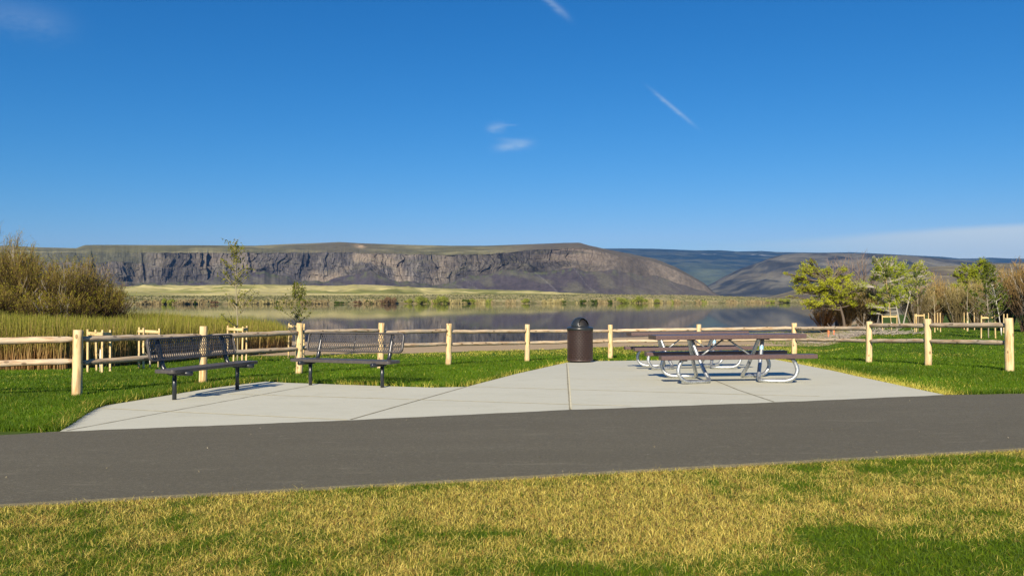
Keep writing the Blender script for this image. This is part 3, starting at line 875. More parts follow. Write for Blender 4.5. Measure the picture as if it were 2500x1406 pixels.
def make_table(label):
    root = empty("picnic_table", (0, 0, 0)); tag(root, label, "picnic table", "brown picnic tables on the concrete")
    L = 2.49
    ge = Geo(); slab(ge, L, .74, .076, .740, 0); top = ge.build("table_top", M_coat, root, smooth=False)
    for u in (-.62, 0, .62):
        ge = Geo(); ge.box((u, 0, .700), (.05, .66, .026)); ge.build("cross_support", M_black, top, smooth=False)
    for sy in (-1, 1):
        ge = Geo(); slab(ge, L, .26, .070, .428, sy * .70); s_ = ge.build("bench_seat", M_coat, root, smooth=False)
        for u in (-.86, .86):
            ge = Geo(); ge.box((u, sy * .70, .386), (.06, .22, .026)); ge.build("seat_bracket", M_black, s_, smooth=False)
    for sx in (-1, 1):
        for sy in (-1, 1):
            pts = [(.60, .10, .70), (.55, .18, .52), (.475, .31, .25), (.430, .40, .125), (.410, .455, .062), (.435, .515, .036), (.52, .57, .032), (.66, .61, .032), (.80, .66, .038),
                   (.90, .695, .085), (.955, .705, .18), (.945, .70, .28), (.905, .70, .36), (.89, .70, .385)]
            P = smooth_path([(sx * a, sy * b, c_) for a, b, c_ in pts])
            ge = Geo(); ge.tubes(P[None], np.full((1, len(P)), .0325), M=16)
            lg = ge.build("leg", M_galv, root)
            if sx == 1 and sy == -1:
                ge = Geo(); a = np.array((sx * .548, sy * .183, .513)); b = np.array((sx * .564, sy * .155, .575))
                ge.tubes(np.stack([a, b])[None], np.full((1, 2), .0345), M=14); ge.build("maker_label", M_label_blue, lg)
        ge = Geo(); ge.tubes(np.array([[(sx * .505, -.25, .36), (sx * .505, .25, .36)]]), np.full((1, 2), .012), M=8)
        ge.tubes(np.array([[(sx * .505, 0, .355), (sx * .03, 0, .70)]]), np.full((1, 2), .015), M=10)
        ge.build("brace", M_galv, root)
    return root
t1 = make_table("brown eight-foot picnic table with galvanised legs, the nearer of the two")
# near foot of the near table at (1700,941)
fx, fy = at(1700, 941)
tx = (1799 - 1250) / F * (fy + .02); ty = fy + .68
def seat_on(o, x, y):
    o.location = (x, y, gzf(x, y) + .024)
    sx_ = (gzf(x + .8, y) - gzf(x - .8, y)) / 1.6; sy_ = (gzf(x, y + .6) - gzf(x, y - .6)) / 1.2
    o.rotation_euler = (math.atan(sy_), -math.atan(sx_), 0)
seat_on(t1, tx, ty)
t2 = copy_tree(t1); t2["label"] = "brown picnic table with galvanised legs partly hidden behind the other table"
fx2, fy2 = at(1640, 905)
seat_on(t2, (1694 - 1250) / F * (fy2 + .02), fy2 + .68)
print("tables", tx, ty, fy2)

# ------------------------------------------------------------------ vegetation generators
def twiggy(name, x, y, H, Wd, label, cat="shrub", group=None, stems=70, twigs=22, cb=(.07, .05, .035), ct=(.20, .17, .05), leafc=(.22, .24, .04), nleaf=2500,
           leafsize=.05, lean=(0, 0), wmul=1.0, arch=.35, greyfrac=.12, grey=(.34, .30, .25), z=None, toplo=.25):
    z0 = gzf(x, y) if z is None else z
    root = empty(name, (x, y, z0)); tag(root, label, cat, group)
    S = stems; th = rng.uniform(0, 2 * math.pi, S); rad = np.sqrt(rng.random(S))
    ex = np.cos(th) * rad * Wd / 2 + lean[0] * H; ey = np.sin(th) * rad * Wd / 2 + lean[1] * H
    ez = H * (1 - arch * rad ** 2) * rng.uniform(.70, 1.0, S)
    b0 = np.stack([np.cos(th) * rad * Wd * .13, np.sin(th) * rad * Wd * .13, np.zeros(S) - .05], 1)
    K = 7; t_ = np.linspace(0, 1, K)
    P = np.zeros((S, K, 3))
    for k in range(K):
        P[:, k, 0] = b0[:, 0] + (ex - b0[:, 0]) * t_[k] ** 1.35; P[:, k, 1] = b0[:, 1] + (ey - b0[:, 1]) * t_[k] ** 1.35
        P[:, k, 2] = b0[:, 2] + ez * t_[k] ** .88
    P += rng.normal(size=P.shape) * .025 * H * np.linspace(0, 1, K)[None, :, None] * .5
    isg = rng.random(S) < greyfrac
    hrel = P[..., 2] / H
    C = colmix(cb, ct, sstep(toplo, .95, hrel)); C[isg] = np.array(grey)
    R = np.linspace(.020, .005, K)[None] * (.7 + .6 * rng.random((S, 1))) * (H / 4) ** .5 * wmul
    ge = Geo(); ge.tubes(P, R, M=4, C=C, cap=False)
    # twigs
    N = S * twigs; si = np.repeat(np.arange(S), twigs); tt = rng.uniform(.28, .99, N)
    f = tt * (K - 1); k0 = np.minimum(f.astype(int), K - 2); fr = (f - k0)[:, None]
    p0 = P[si, k0] * (1 - fr) + P[si, k0 + 1] * fr; tan = P[si, k0 + 1] - P[si, k0]; tan /= np.linalg.norm(tan, axis=1, keepdims=True)
    d = tan + rng.normal(size=(N, 3)) * .38; d[:, 2] += .15; d /= np.linalg.norm(d, axis=1, keepdims=True)
    ln = H * rng.uniform(.07, .20, N) * (1.15 - .5 * tt)
    TK = 4; tp = np.zeros((N, TK, 3)); cur = p0.copy(); dd = d.copy()
    tp[:, 0] = cur
    for k in range(1, TK):
        cur = cur + dd * (ln / (TK - 1))[:, None]; tp[:, k] = cur
        dd = dd + rng.normal(size=(N, 3)) * .22; dd[:, 2] += .06; dd /= np.linalg.norm(dd, axis=1, keepdims=True)
    a2 = rng.uniform(0, math.pi, N); side = np.stack([np.cos(a2), np.sin(a2), np.zeros(N)], 1)
    hr = tp[..., 2] / H
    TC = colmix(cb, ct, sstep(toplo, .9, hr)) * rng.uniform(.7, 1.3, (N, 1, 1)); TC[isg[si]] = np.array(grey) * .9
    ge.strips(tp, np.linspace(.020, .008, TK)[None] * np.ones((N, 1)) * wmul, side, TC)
    # finer sprays
    N2 = N; pi = rng.integers(0, N, N2); kk = rng.integers(1, TK, N2)
    q0 = tp[pi, kk]; d2 = d[pi] + rng.normal(size=(N2, 3)) * .45; d2[:, 2] += .25; d2 /= np.linalg.norm(d2, axis=1, keepdims=True)
    l2 = H * rng.uniform(.03, .09, N2)
    sp = np.stack([q0, q0 + d2 * (l2 * .5)[:, None], q0 + d2 * l2[:, None] + rng.normal(size=(N2, 3)) * .01 * H], 1)
    a2 = rng.uniform(0, math.pi, N2); side = np.stack([np.cos(a2), np.sin(a2), np.zeros(N2)], 1)
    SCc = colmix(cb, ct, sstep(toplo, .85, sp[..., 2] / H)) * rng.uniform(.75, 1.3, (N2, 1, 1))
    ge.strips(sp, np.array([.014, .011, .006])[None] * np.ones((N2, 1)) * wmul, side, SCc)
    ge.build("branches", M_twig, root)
    if nleaf:
        li = rng.integers(0, N2, nleaf * 3); L_ = sp[li, 2] + rng.normal(size=(nleaf * 3, 3)) * .03
        pr = sstep(.35, .95, L_[:, 2] / H); L_ = L_[rng.random(len(L_)) < pr * .9][:nleaf]
        lc = np.array(leafc) * rng.uniform(.6, 1.35, (len(L_), 1))
        ge = Geo(); ge.leaves(L_, leafsize * rng.uniform(.6, 1.3, len(L_)), lc); ge.build("foliage", M_leaf, root)
    return root

def leafy(name, base, clumps, label, cat="tree", group=None, trunk=None, tr=.09, nper=260, leafsize=.09, c1=(.28, .32, .012), c2=(.60, .62, .05), bark=(.12, .095, .075), bare=0):
    """clumps: (x,y,z,r) in world units; trunk: list of world points"""
    bx_, by_, bz_ = base
    root = empty(name, base); tag(root, label, cat, group)
    B = np.array(base); T = smooth_path(np.array(trunk) - B, 5); K = len(T)
    ge = Geo(); ge.tubes(T[None], np.linspace(tr, tr * .25, K)[None] * (1 + .3 * np.exp(-np.arange(K) / 1.5))[None], M=8, C=np.array(bark))
    tips = []; sat = []
    for (cx, cy, cz, cr) in clumps:
        for q_ in range(2):
            o_ = rng.normal(size=3) * np.array([1, .7, .6]) * cr * 1.0; o_[2] += .12 * cr; sat.append((cx + o_[0], cy + o_[1], cz + o_[2], cr * rng.uniform(.35, .6)))
    clumps = list(clumps) + sat
    for (cx, cy, cz, cr) in clumps:
        c_ = np.array((cx, cy, cz)) - B
        dist = np.linalg.norm(T - c_, axis=1) + np.where(T[:, 2] > c_[2] - .2 * cr, 3, 0)
        k = int(np.argmin(dist + .3 * (T[:, 2] < .25 * c_[2])))
        s_ = T[k]; mid = (s_ + c_) / 2 + rng.normal(size=3) * .12 * cr + np.array([0, 0, -.08 * cr])
        P = smooth_path([s_, mid, c_], 4)
        ge.tubes(P[None], np.linspace(tr * .45, .012, len(P))[None], M=5, C=np.array(bark) * 1.1, cap=False)
        nb = 16; d = rng.normal(size=(nb, 3)); d[:, 2] = np.abs(d[:, 2]) * .8 - .15; d /= np.linalg.norm(d, axis=1, keepdims=True)
        st = P[rng.integers(len(P) // 2, len(P), nb)]
        en = c_ + d * cr * rng.uniform(.6, 1.08, (nb, 1))
        md = (st + en) / 2 + rng.normal(size=(nb, 3)) * .10 * cr
        ge.tubes(np.stack([st, md, en], 1), np.array([.018, .012, .006])[None] * np.ones((nb, 1)), M=4, C=np.array(bark) * 1.2, cap=False)
        # twigs from branchlets
        nt_ = nb * 6; pi = rng.integers(0, nb, nt_); f = rng.random((nt_, 1)); q0 = md[pi] * (1 - f) + en[pi] * f
        dd = rng.normal(size=(nt_, 3)); dd /= np.linalg.norm(dd, axis=1, keepdims=True)
        q1 = q0 + (dd + d[pi]) * cr * .22
        a2 = rng.uniform(0, math.pi, nt_); side = np.stack([np.cos(a2), np.sin(a2), np.zeros(nt_)], 1)
        ge.strips(np.stack([q0, (q0 + q1) / 2, q1], 1), np.array([.016, .012, .006])[None] * np.ones((nt_, 1)), side, np.broadcast_to(np.array(bark) * 1.3, (nt_, 3, 3)))
        tips.append((q0, q1, cr))
    ge.build("trunk", M_twig, root)
    ge = Geo()
    for q0, q1, cr in tips:
        n = int(nper * 4.0 * (cr / .8) ** 1.6); pi = rng.integers(0, len(q0), n); f = rng.random((n, 1)) * 1.1
        p_ = q0[pi] * (1 - f) + q1[pi] * f + rng.normal(size=(n, 3)) * .075 * cr
        tone = rng.random() * .5 + rng.random(n) * .5
        ge.leaves(p_, leafsize * rng.uniform(.6, 1.3, n), colmix(c1, c2, tone))
    if nper: ge.build("crown", M_leaf, root)
    return root
def W3(px, py, Y): return ((px - 1250) / F * Y, Y, float(zat(py, Y)))

# --- left willow thicket
brown = dict(cb=(.060, .045, .032), ct=(.20, .155, .055))
L_sh = [(-70, 44, 560, 7.0, (.0, 0), "tall olive-brown willow shrub at the very left edge of the lake view", 1.0),
        (5, 42, 588, 4.2, (0.02, 0), "tallest willow shrub at the left with bare tan tips against the sky", 1.0),
        (62, 41, 628, 4.0, (0.04, 0), "olive willow shrub with yellow-green top, second from the left edge", 1.0),
        (118, 42, 655, 3.6, (0.02, 0), "dark willow shrub in the middle of the left thicket", 1.0),
        (178, 40, 640, 3.4, (.03, 0), "yellow-tipped willow shrub with pale bare twigs rising above the thicket", 1.0),
        (218, 41, 655, 3.0, (.05, 0), "bare greyish willow shrub near the right end of the left thicket", 1.0),
        (246, 40, 702, 2.6, (.14, 0), "low dark willow leaning right over the lake at the end of the thicket", 1.0),
        (20, 38, 700, 4.0, (.05, 0), "low dark willow shrub in front at the far left behind the green reeds", 1.0),
        (140, 37.5, 715, 4.0, (.05, 0), "low dark brown willow shrub in front of the thicket's middle", 1.0)]
for i, (px, Yd, ptop, wd, ln, lab, _) in enumerate(L_sh):
    x = (px - 1250) / F * Yd; z0 = gzf(x, Yd); H = (float(zat(ptop, Yd)) - z0) * 1.10
    bare = i in (5,)
    twiggy("willow_shrub", x, Yd, H, wd, lab, "shrub", "willow shrubs on the left shore", stems=120, twigs=30, lean=ln, nleaf=500 if bare else 3400, leafsize=.055,
           cb=(.034, .022, .014), ct=(.28, .21, .13) if bare else (.20, .145, .042), leafc=(.32, .29, .02), toplo=.46, greyfrac=.3 if bare else .09)  # dark brown twigs; thicket's self-shadow also put into the lower colour
# --- right side shrubs
R_sh = [(2012, 62, 745, 2.4, "low red-orange willow shrub at the water's edge below the leafy tree", (.26, .13, .05), (.36, .22, .09), 500, (.25, .2, .05)),
        (2062, 61, 722, 2.6, "orange-brown willow shrub under the leafy tree's trunk", (.15, .10, .05), (.30, .24, .09), 1500, (.26, .24, .05)),
        (2105, 60, 705, 2.8, "olive-brown willow shrub between the leafy tree and the bare trees", (.11, .08, .045), (.26, .20, .06), 2600, (.22, .22, .04)),
        (2140, 59, 712, 2.2, "yellow-brown willow shrub left of the staked tree with pale trunk", (.11, .08, .045), (.28, .22, .07), 2000, (.24, .23, .04)),
        (2235, 60, 700, 3.0, "reddish-brown willow shrub beside the pale double trunk", (.13, .10, .055), (.30, .24, .10), 1500, (.22, .2, .04)),
        (2285, 61, 688, 3.0, "rusty orange rounded willow shrub behind the stakes", (.15, .10, .05), (.36, .25, .09), 900, (.3, .2, .05)),
        (2335, 60, 700, 3.2, "tan-brown willow shrub between the rusty shrub and the green poplars", (.14, .11, .055), (.33, .27, .11), 900, (.28, .22, .05)),
        (2385, 59, 694, 3.2, "brown willow shrub in front of the green poplar crown", (.13, .10, .055), (.31, .25, .10), 1500, (.25, .22, .05)),
        (2455, 47, 668, 3.0, "brown willow shrub just left of the end post of the fence", (.08, .055, .035), (.29, .21, .08), 1300, (.25, .2, .04)),
        (2515, 44, 650, 3.6, "tall rusty brown willow thicket shrub cut by the right edge", (.09, .06, .04), (.28, .18, .06), 1500, (.25, .19, .04)),
        (2590, 42, 660, 4.0, "brown willow shrub at the right beyond the fence end", (.09, .06, .04), (.28, .18, .06), 900, (.25, .19, .04))]
for (px, Yd, ptop, wd, lab, cb_, ct_, nl, lc) in R_sh:
    x = (px - 1250) / F * Yd; z0 = gzf(x, Yd); H = (float(zat(ptop, Yd)) - z0) * 1.15
    twiggy("willow_shrub", x, Yd, H, wd, lab, "shrub", "willow shrubs on the right shore", stems=110, twigs=26, nleaf=nl, leafsize=.055, cb=cb_, ct=ct_, leafc=lc, arch=.3, wmul=1.15, toplo=.1)
# bare trees
for px, Yd, ptop, wd, lab in ((2047, 64, 622, 2.6, "bare grey-brown tree rising behind the leafy tree"), (2108, 63, 614, 3.2, "bare wide-forked grey tree between the two leafy trees")):
    x = (px - 1250) / F * Yd; z0 = gzf(x, Yd); H = float(zat(ptop, Yd)) - z0
    twiggy("bare_tree", x, Yd, H, wd, lab, "tree", "bare trees on the right shore", stems=16, twigs=42, nleaf=0, cb=(.13, .10, .085), ct=(.22, .17, .14), arch=.12, wmul=1.3, greyfrac=0)

# --- leafy trees on the right
Yt = 58
tb = W3(2062, 806, Yt); tb = (tb[0], tb[1], gzf(tb[0], tb[1]))
cl_a = [W3(px, py, Yt + dy) + (r * 1.12,) for px, py, dy, r in
        ((1962, 665, 0, .50), (1955, 690, .4, .55), (1985, 660, .3, .40), (1965, 650, 0, .35), (1945, 678, -.3, .40), (2000, 672, .5, .50), (2015, 700, -.6, .75), (1990, 715, .2, .75), (2030, 690, .6, .60),
         (2050, 715, -.3, .65), (2062, 680, .4, .50), (2040, 730, .3, .65), (2000, 740, -.4, .65), (1978, 745, .1, .45), (2072, 700, -.2, .55), (2080, 722, .3, .45), (2025, 752, .3, .5), (1940, 705, .3, .35), (1955, 715, .2, .4), (2020, 665, .2, .4), (2075, 745, .3, .4), (2060, 660, .3, .3))]
leafy("leafy_tree", tb, cl_a, "bright green leafy tree with crooked dark trunk leaning over the water", trunk=[tb, W3(2058, 775, Yt), W3(2050, 745, Yt), W3(2045, 715, Yt), W3(2025, 690, Yt)], group="leafy trees on the right shore", nper=300, tr=.11)
tb = W3(2197, 800, 56); tb = (tb[0], tb[1], gzf(tb[0], tb[1]))
cl_b = [W3(px, py, 56 + dy) + (r * 1.25,) for px, py, dy, r in
        ((2150, 655, 0, .45), (2165, 680, .3, .60), (2185, 662, -.2, .55), (2200, 680, .4, .55), (2160, 710, -.3, .60), (2148, 730, .2, .50), (2175, 740, .4, .55), (2195, 712, -.3, .45), (2155, 752, .2, .45), (2180, 640, 0, .35), (2140, 642, .2, .3), (2203, 655, .1, .4), (2160, 635, 0, .25))]
leafy("leafy_tree", tb, cl_b, "green leafy tree with thin white trunk behind the staked sapling", trunk=[tb, W3(2190, 760, 56), W3(2180, 715, 56), W3(2170, 670, 56)], group="leafy trees on the right shore", nper=260, bark=(.36, .33, .28), tr=.06, c1=(.24, .31, .012), c2=(.52, .58, .04))
tb = W3(2203, 802, 57.5); tb = (tb[0], tb[1], gzf(tb[0], tb[1]))
cl_c = [W3(px, py, 57.5 + dy) + (r * 1.25,) for px, py, dy, r in ((2232, 660, 0, .40), (2250, 665, .3, .42), (2225, 690, -.2, .42), (2245, 692, .2, .40), (2262, 672, .2, .32), (2222, 715, 0, .4), (2240, 650, 0, .3), (2215, 735, .2, .35))]
leafy("leafy_tree", tb, cl_c, "small airy green tree leaning right of the white-trunked tree", trunk=[tb, W3(2212, 760, 57.5), W3(2225, 710, 57.5), W3(2240, 668, 57.5)], group="leafy trees on the right shore", nper=190, bark=(.34, .31, .27), tr=.05)
tb = W3(2372, 800, 62); tb = (tb[0], tb[1], gzf(tb[0], tb[1]))
cl_d = [W3(px, py - 6, 62 + dy) + (r * 1.5,) for px, py, dy, r in ((2375, 665, 0, .50), (2360, 685, .3, .55), (2390, 668, -.2, .45), (2350, 705, .2, .5), (2380, 700, .4, .55), (2335, 710, .1, .40), (2392, 690, .2, .4), (2370, 720, 0, .5), (2325, 722, .4, .3), (2400, 655, .4, .35))]
leafy("leafy_tree", tb, cl_d, "bright green poplar crown behind the brown shrubs on the right", trunk=[tb, W3(2372, 760, 62), W3(2368, 700, 62), W3(2378, 665, 62)], group="leafy trees on the right shore", nper=280, c1=(.26, .32, .010), c2=(.54, .58, .04))

# --- staked saplings
def stake_frame(px_list, ybase, ytop, Yd, label, boards, group="wooden sapling frames"):
    """px_list: (px, dY) of each stake; boards: index pairs"""
    cx = sum(p_[0] for p_ in px_list) / len(px_list); xc = (cx - 1250) / F * Yd; zc = gzf(xc, Yd)
    root = empty("stake_frame", (xc, Yd, zc)); tag(root, label, "tree stakes", group)
    tops = []
    for px, dY in px_list:
        Y_ = Yd + dY; x = (px - 1250) / F * Y_; zb = gzf(x, Y_); zt = float(zat(ytop, Y_)) + rng.uniform(-.02, .02)
        ge = Geo(); ln = rng.normal(size=2) * .012
        Hh = zt - zb + .05
        v = []
        for z_, (ox, oy) in ((-.05, (0, 0)), (Hh - .05, ln)):
            for sx, sy in ((-1, -1), (1, -1), (1, 1), (-1, 1)): v.append((sx * .021 + ox, sy * .021 + oy, z_))
        ge.add(v, Q=[(0, 1, 5, 4), (1, 2, 6, 5), (2, 3, 7, 6), (3, 0, 4, 7), (4, 5, 6, 7), (3, 2, 1, 0)])
        o = ge.build("stake", M_stake, root, smooth=False); o.location = (x - xc, Y_ - Yd, zb - zc)
        tops.append(np.array((x - xc + ln[0], Y_ - Yd + ln[1], zt - zc)))
    for a, b in boards:
        A, B = tops[a] - np.array([0, .026, .095]), tops[b] - np.array([0, .026, .095]); d = B - A; L = np.linalg.norm(d); u = d / L
        ge = Geo(); R = Matrix(((1, 0, 0), (0, 1, 0), (0, 0, 1)))
        ge.box((0, 0, L / 2), (.018, .075, L + .05))
        o = ge.build("board", M_stake, root, smooth=False); o.location = A
        # local Z along u, local Y up
        zax = Vector(u); yax = Vector((0, 0, 1)); xax = yax.cross(zax).normalized(); yax = zax.cross(xax)
        o.rotation_euler = Matrix((xax, yax, zax)).transposed().to_euler()
    return root
stake_frame([(216, 0), (251, -.5), (271, .25), (238, .7)], 905, 804, 18.9, "empty-looking square stake frame right of the left fence post", [(0, 1), (1, 2), (2, 3), (3, 0)])
stake_frame([(341, 0), (389, 0), (352, -.6)], 890, 800, 20.9, "stake frame with shaded crossboard behind the left bench's back", [(0, 1)])
stake_frame([(556, -.3), (592, -.6), (602, .25), (571, .6)], 877, 796, 24.2, "square four-stake frame around the tall slender sapling", [(0, 1), (1, 2), (2, 3), (3, 0)])
stake_frame([(705, 0), (742, 0), (726, .7)], 860, 789, 27.8, "stake frame with top board just behind the third fence post", [(0, 1)])
stake_frame([(2154, 0), (2189, 0)], 815, 769, 43, "two-stake frame with a top board around the first sapling on the right lawn", [(0, 1)])
stake_frame([(2232, 0), (2256, 0), (2236, 1.2)], 814, 766, 43, "narrow stake frame with top board left of the fence post", [(0, 1)])
stake_frame([(2266, 1), (2281, -4), (2288, 1.5), (2295, -3)], 806, 764, 47, "cluster of four bare stakes without boards right of the fence post", [])
stake_frame([(2353, 1), (2360, -3), (2378, 0)], 806, 763, 48, "three bare stakes around a thin pale sapling in front of brown shrubs", [])
stake_frame([(2394, 0), (2429, 0)], 829, 770, 34, "widest two-stake frame with top board left of the fence end post", [(0, 1)])
stake_frame([(2449, 0), (2458, -1.5)], 815, 766, 42, "two bare stakes showing just above the fence end post", [])

def sapling(px, Yd, ptop, label, nbr, spread, nleaf, c1, c2, leafsize, lowest=.25, bark=(.30, .26, .19), leanpx=0, guard=True, group="staked young trees"):
    x = (px - 1250) / F * Yd; z0 = gzf(x, Yd); H = float(zat(ptop, Yd)) - z0; lx = leanpx / F * Yd
    root = empty("sapling", (x, Yd, z0)); tag(root, label, "young tree", group)
    T = smooth_path([(0, 0, 0), (lx * .3 + .02, 0, H * .33), (lx * .6 - .02, .02, H * .66), (lx, 0, H)], 6); K = len(T)
    ge = Geo(); ge.tubes(T[None], np.linspace(.024, .006, K)[None], M=7, C=np.array(bark))
    f = rng.uniform(lowest, .95, nbr); p0 = np.stack([np.interp(f, np.linspace(0, 1, K), T[:, i]) for i in range(3)], 1)
    th = rng.uniform(0, 2 * math.pi, nbr); ln = spread * (1.12 - f) * rng.uniform(.6, 1.1, nbr)
    d = np.stack([np.cos(th) * .75, np.sin(th) * .75, np.ones(nbr)], 1); d /= np.linalg.norm(d, axis=1, keepdims=True)
    BK = 5; P = np.zeros((nbr, BK, 3)); P[:, 0] = p0; cur = p0.copy(); dd = d * np.array([1.5, 1.5, .75])
    for k in range(1, BK):
        cur = cur + dd * (ln / (BK - 1))[:, None]; P[:, k] = cur; dd[:, 2] += .12; dd += rng.normal(size=dd.shape) * .08
    ge.tubes(P, np.linspace(.010, .004, BK)[None] * np.ones((nbr, 1)), M=4, C=np.array(bark) * .9, cap=False)
    nt_ = nbr * 5; pi = rng.integers(0, nbr, nt_); k = rng.integers(1, BK, nt_); q0 = P[pi, k]; q1 = q0 + (d[pi] * .5 + rng.normal(size=(nt_, 3)) * .45) * .13 * spread ** .5
    a2 = rng.uniform(0, math.pi, nt_); side = np.stack([np.cos(a2), np.sin(a2), np.zeros(nt_)], 1)
    ge.strips(np.stack([q0, q1], 1), np.array([.007, .004])[None] * np.ones((nt_, 1)), side, np.broadcast_to(np.array(bark) * .8, (nt_, 2, 3)))
    ge.build("trunk", M_twig, root)
    if nleaf:
        pi = rng.integers(0, nt_, nleaf); fr = rng.random((nleaf, 1)); L_ = q0[pi] * (1 - fr) + q1[pi] * fr + rng.normal(size=(nleaf, 3)) * .025
        L_[:nleaf // 12] = np.stack([np.interp(rng.uniform(.8, 1, nleaf // 12), np.linspace(0, 1, K), T[:, i]) for i in range(3)], 1) + rng.normal(size=(nleaf // 12, 3)) * .05
        ge = Geo(); ge.leaves(L_, leafsize * rng.uniform(.6, 1.3, nleaf), colmix(c1, c2, rng.random(nleaf)), asp=.7); ge.build("crown", M_leaf, root)
    if guard:
        ge = Geo(); ge.tubes(np.array([[(0, 0, -.02), (0.005, 0, .55)]]), np.full((1, 2), .013), M=10); ge.build("trunk_guard", M_white, root)
    return root
sapling(581, 24.2, 583, "tall slender sapling with sparse olive leaves rising above the mesa skyline", 54, 1.05, 1200, (.14, .15, .012), (.34, .34, .04), .055, lowest=.27, bark=(.30, .26, .17), leanpx=-8)
sapling(722, 27.9, 690, "short bushy sapling with dark green leaves behind the third fence post", 44, 1.25, 1250, (.10, .12, .012), (.26, .28, .03), .058, lowest=.40, bark=(.28, .24, .14))
sapling(246, 18.9, 850, "tiny bare whip in the leftmost stake frame", 5, .25, 10, (.1, .1, .02), (.2, .2, .04), .04, bark=(.3, .25, .15), group=None)
sapling(367, 20.9, 815, "thin leafless sapling in the frame behind the left bench", 6, .3, 12, (.1, .1, .02), (.2, .2, .04), .04, group=None)
sapling(2176, 43, 640, "staked sapling with a long yellow-brown trunk on the right lawn", 26, 1.2, 900, (.08, .12, .02), (.19, .25, .04), .08, lowest=.40, bark=(.46, .33, .16), leanpx=-16)
sapling(2240, 43, 655, "staked sapling with thin open crown beside the fence post", 22, 1.2, 700, (.08, .12, .02), (.2, .26, .04), .08, lowest=.35, bark=(.3, .24, .16))
sapling(2281, 48, 700, "thin sapling among the cluster of bare stakes", 10, .8, 150, (.1, .12, .02), (.2, .24, .04), .06, bark=(.4, .34, .22))
sapling(2362, 45, 715, "pale straight sapling between three bare stakes", 8, .6, 60, (.12, .12, .03), (.25, .24, .05), .06, bark=(.52, .45, .33))
sapling(2412, 34, 640, "dense dark-leaved sapling in the widest frame near the fence end", 60, 1.25, 3000, (.08, .11, .012), (.22, .26, .03), .07, lowest=.16, bark=(.3, .26, .2), leanpx=-4)
sapling(2444, 38, 655, "leaning sapling with a white trunk left of the fence end post", 26, 1.1, 1100, (.07, .1, .02), (.2, .25, .04), .075, lowest=.42, bark=(.55, .52, .44), leanpx=-26)

# --- reeds on the left
bnd = np.array([at(*p_) for p_ in ((-300, 908), (0, 906), (150, 905), (300, 895), (420, 885), (560, 873), (700, 860), (745, 853))])
def reed_near(x_over): pass
N = 240000
u_ = rng.uniform(-.80, -.245, N); yy = 17 + 43 * rng.random(N) ** 1.6; x = u_ * yy
near_u = bnd[:, 0] / bnd[:, 1]
ymin = np.interp(u_, near_u, bnd[:, 1])
edge_r = np.interp(yy, [25, 30, 40, 50, 60], [-.262, -.270, -.285, -.33, -.40])
dens = sstep(0, .35, yy - ymin) * np.where(u_ < edge_r + (fbm(yy * .4, u_ * 30, 3) - .5) * .03, 1, 0)
k_ = rng.random(N) < dens; x, y, u_ = x[k_], yy[k_], u_[k_]; N = len(x)
hh = (.74 + .62 * rng.random(N)) * (.75 + .5 * fbm(x * .5, y * .5, 3)) * np.interp(u_, [-.6, -.4, -.30, -.25], [1.12, 1.08, 1.0, .72])
z = np.maximum(gz(x, y), WATER - .05); az = rng.uniform(0, 2 * math.pi, N); ln = .22 * rng.random(N)
d = np.stack([np.cos(az), np.sin(az), np.zeros(N)], 1); a2 = rng.uniform(0, math.pi, N); side = np.stack([np.cos(a2), np.sin(a2), np.zeros(N)], 1)
K = 4; P = np.zeros((N, K, 3)); 
for k in range(K):
    t_ = k / (K - 1); P[:, k] = np.stack([x, y, z + hh * t_], 1) + d * (hh * ln * t_ ** 1.8)[:, None]
g1 = rng.random((N, 1)); tan_c = colmix((.26, .13, .045), (.48, .32, .13), g1[:, 0]); grn = colmix((.12, .145, .010), (.27, .27, .03), rng.random(N))
dry = rng.random(N) < .12; grn[dry] = (.34, .24, .09)
Cc = np.stack([tan_c * .9, tan_c * 1.0, tan_c * .35 + grn * .65, grn], 1)
ge = Geo(); ge.strips(P, (np.array([.8, 1, .8, .15])[None] * (.009 + .00028 * y)[:, None] * (.6 + .8 * rng.random((N, 1)))), side, Cc)
tag(ge.build("reeds", M_reed), "dense reeds, rusty tan below and green at the tips, between lawn and lake", "reeds", kind="stuff")
# driftwood brush and marker posts on the beach
dx_, dy_ = at(2095, 818)
N = 260; P0 = np.stack([dx_ + rng.normal(size=N) * 1.3, dy_ + rng.normal(size=N) * 1.0, np.zeros(N)], 1); P0[:, 2] = gz(P0[:, 0], P0[:, 1]) + .02
dd = np.stack([rng.normal(size=N), rng.normal(size=N) * .6, np.abs(rng.normal(size=N)) * .22], 1); dd /= np.linalg.norm(dd, axis=1, keepdims=True); L_ = rng.uniform(.4, 1.2, N)[:, None]
PP = np.stack([P0, P0 + dd * L_ * .5 + rng.normal(size=(N, 3)) * .04, P0 + dd * L_], 1)
ge = Geo(); ge.tubes(PP, np.array([.016, .012, .006])[None] * np.ones((N, 1)), M=4, C=np.array((.34, .30, .25)), cap=False)
tag(ge.build("driftwood_pile", M_twig), "tangled grey driftwood brush lying on sand below the right trees", "driftwood", kind="stuff")
for px, py, lab in ((2022, 822, "orange marker post standing on the beach sand"), (2035, 817, "short orange-brown stub right of the marker post")):
    x, y = at(px, py); ge = Geo(); hgt = .55 if px == 2022 else .32
    ge.box((0, 0, hgt / 2 - .03), (.10, .03, hgt)); o = ge.build("marker_post", M_orange, smooth=False); o.location = (x, y, gzf(x, y)); tag(o, lab, "marker post")

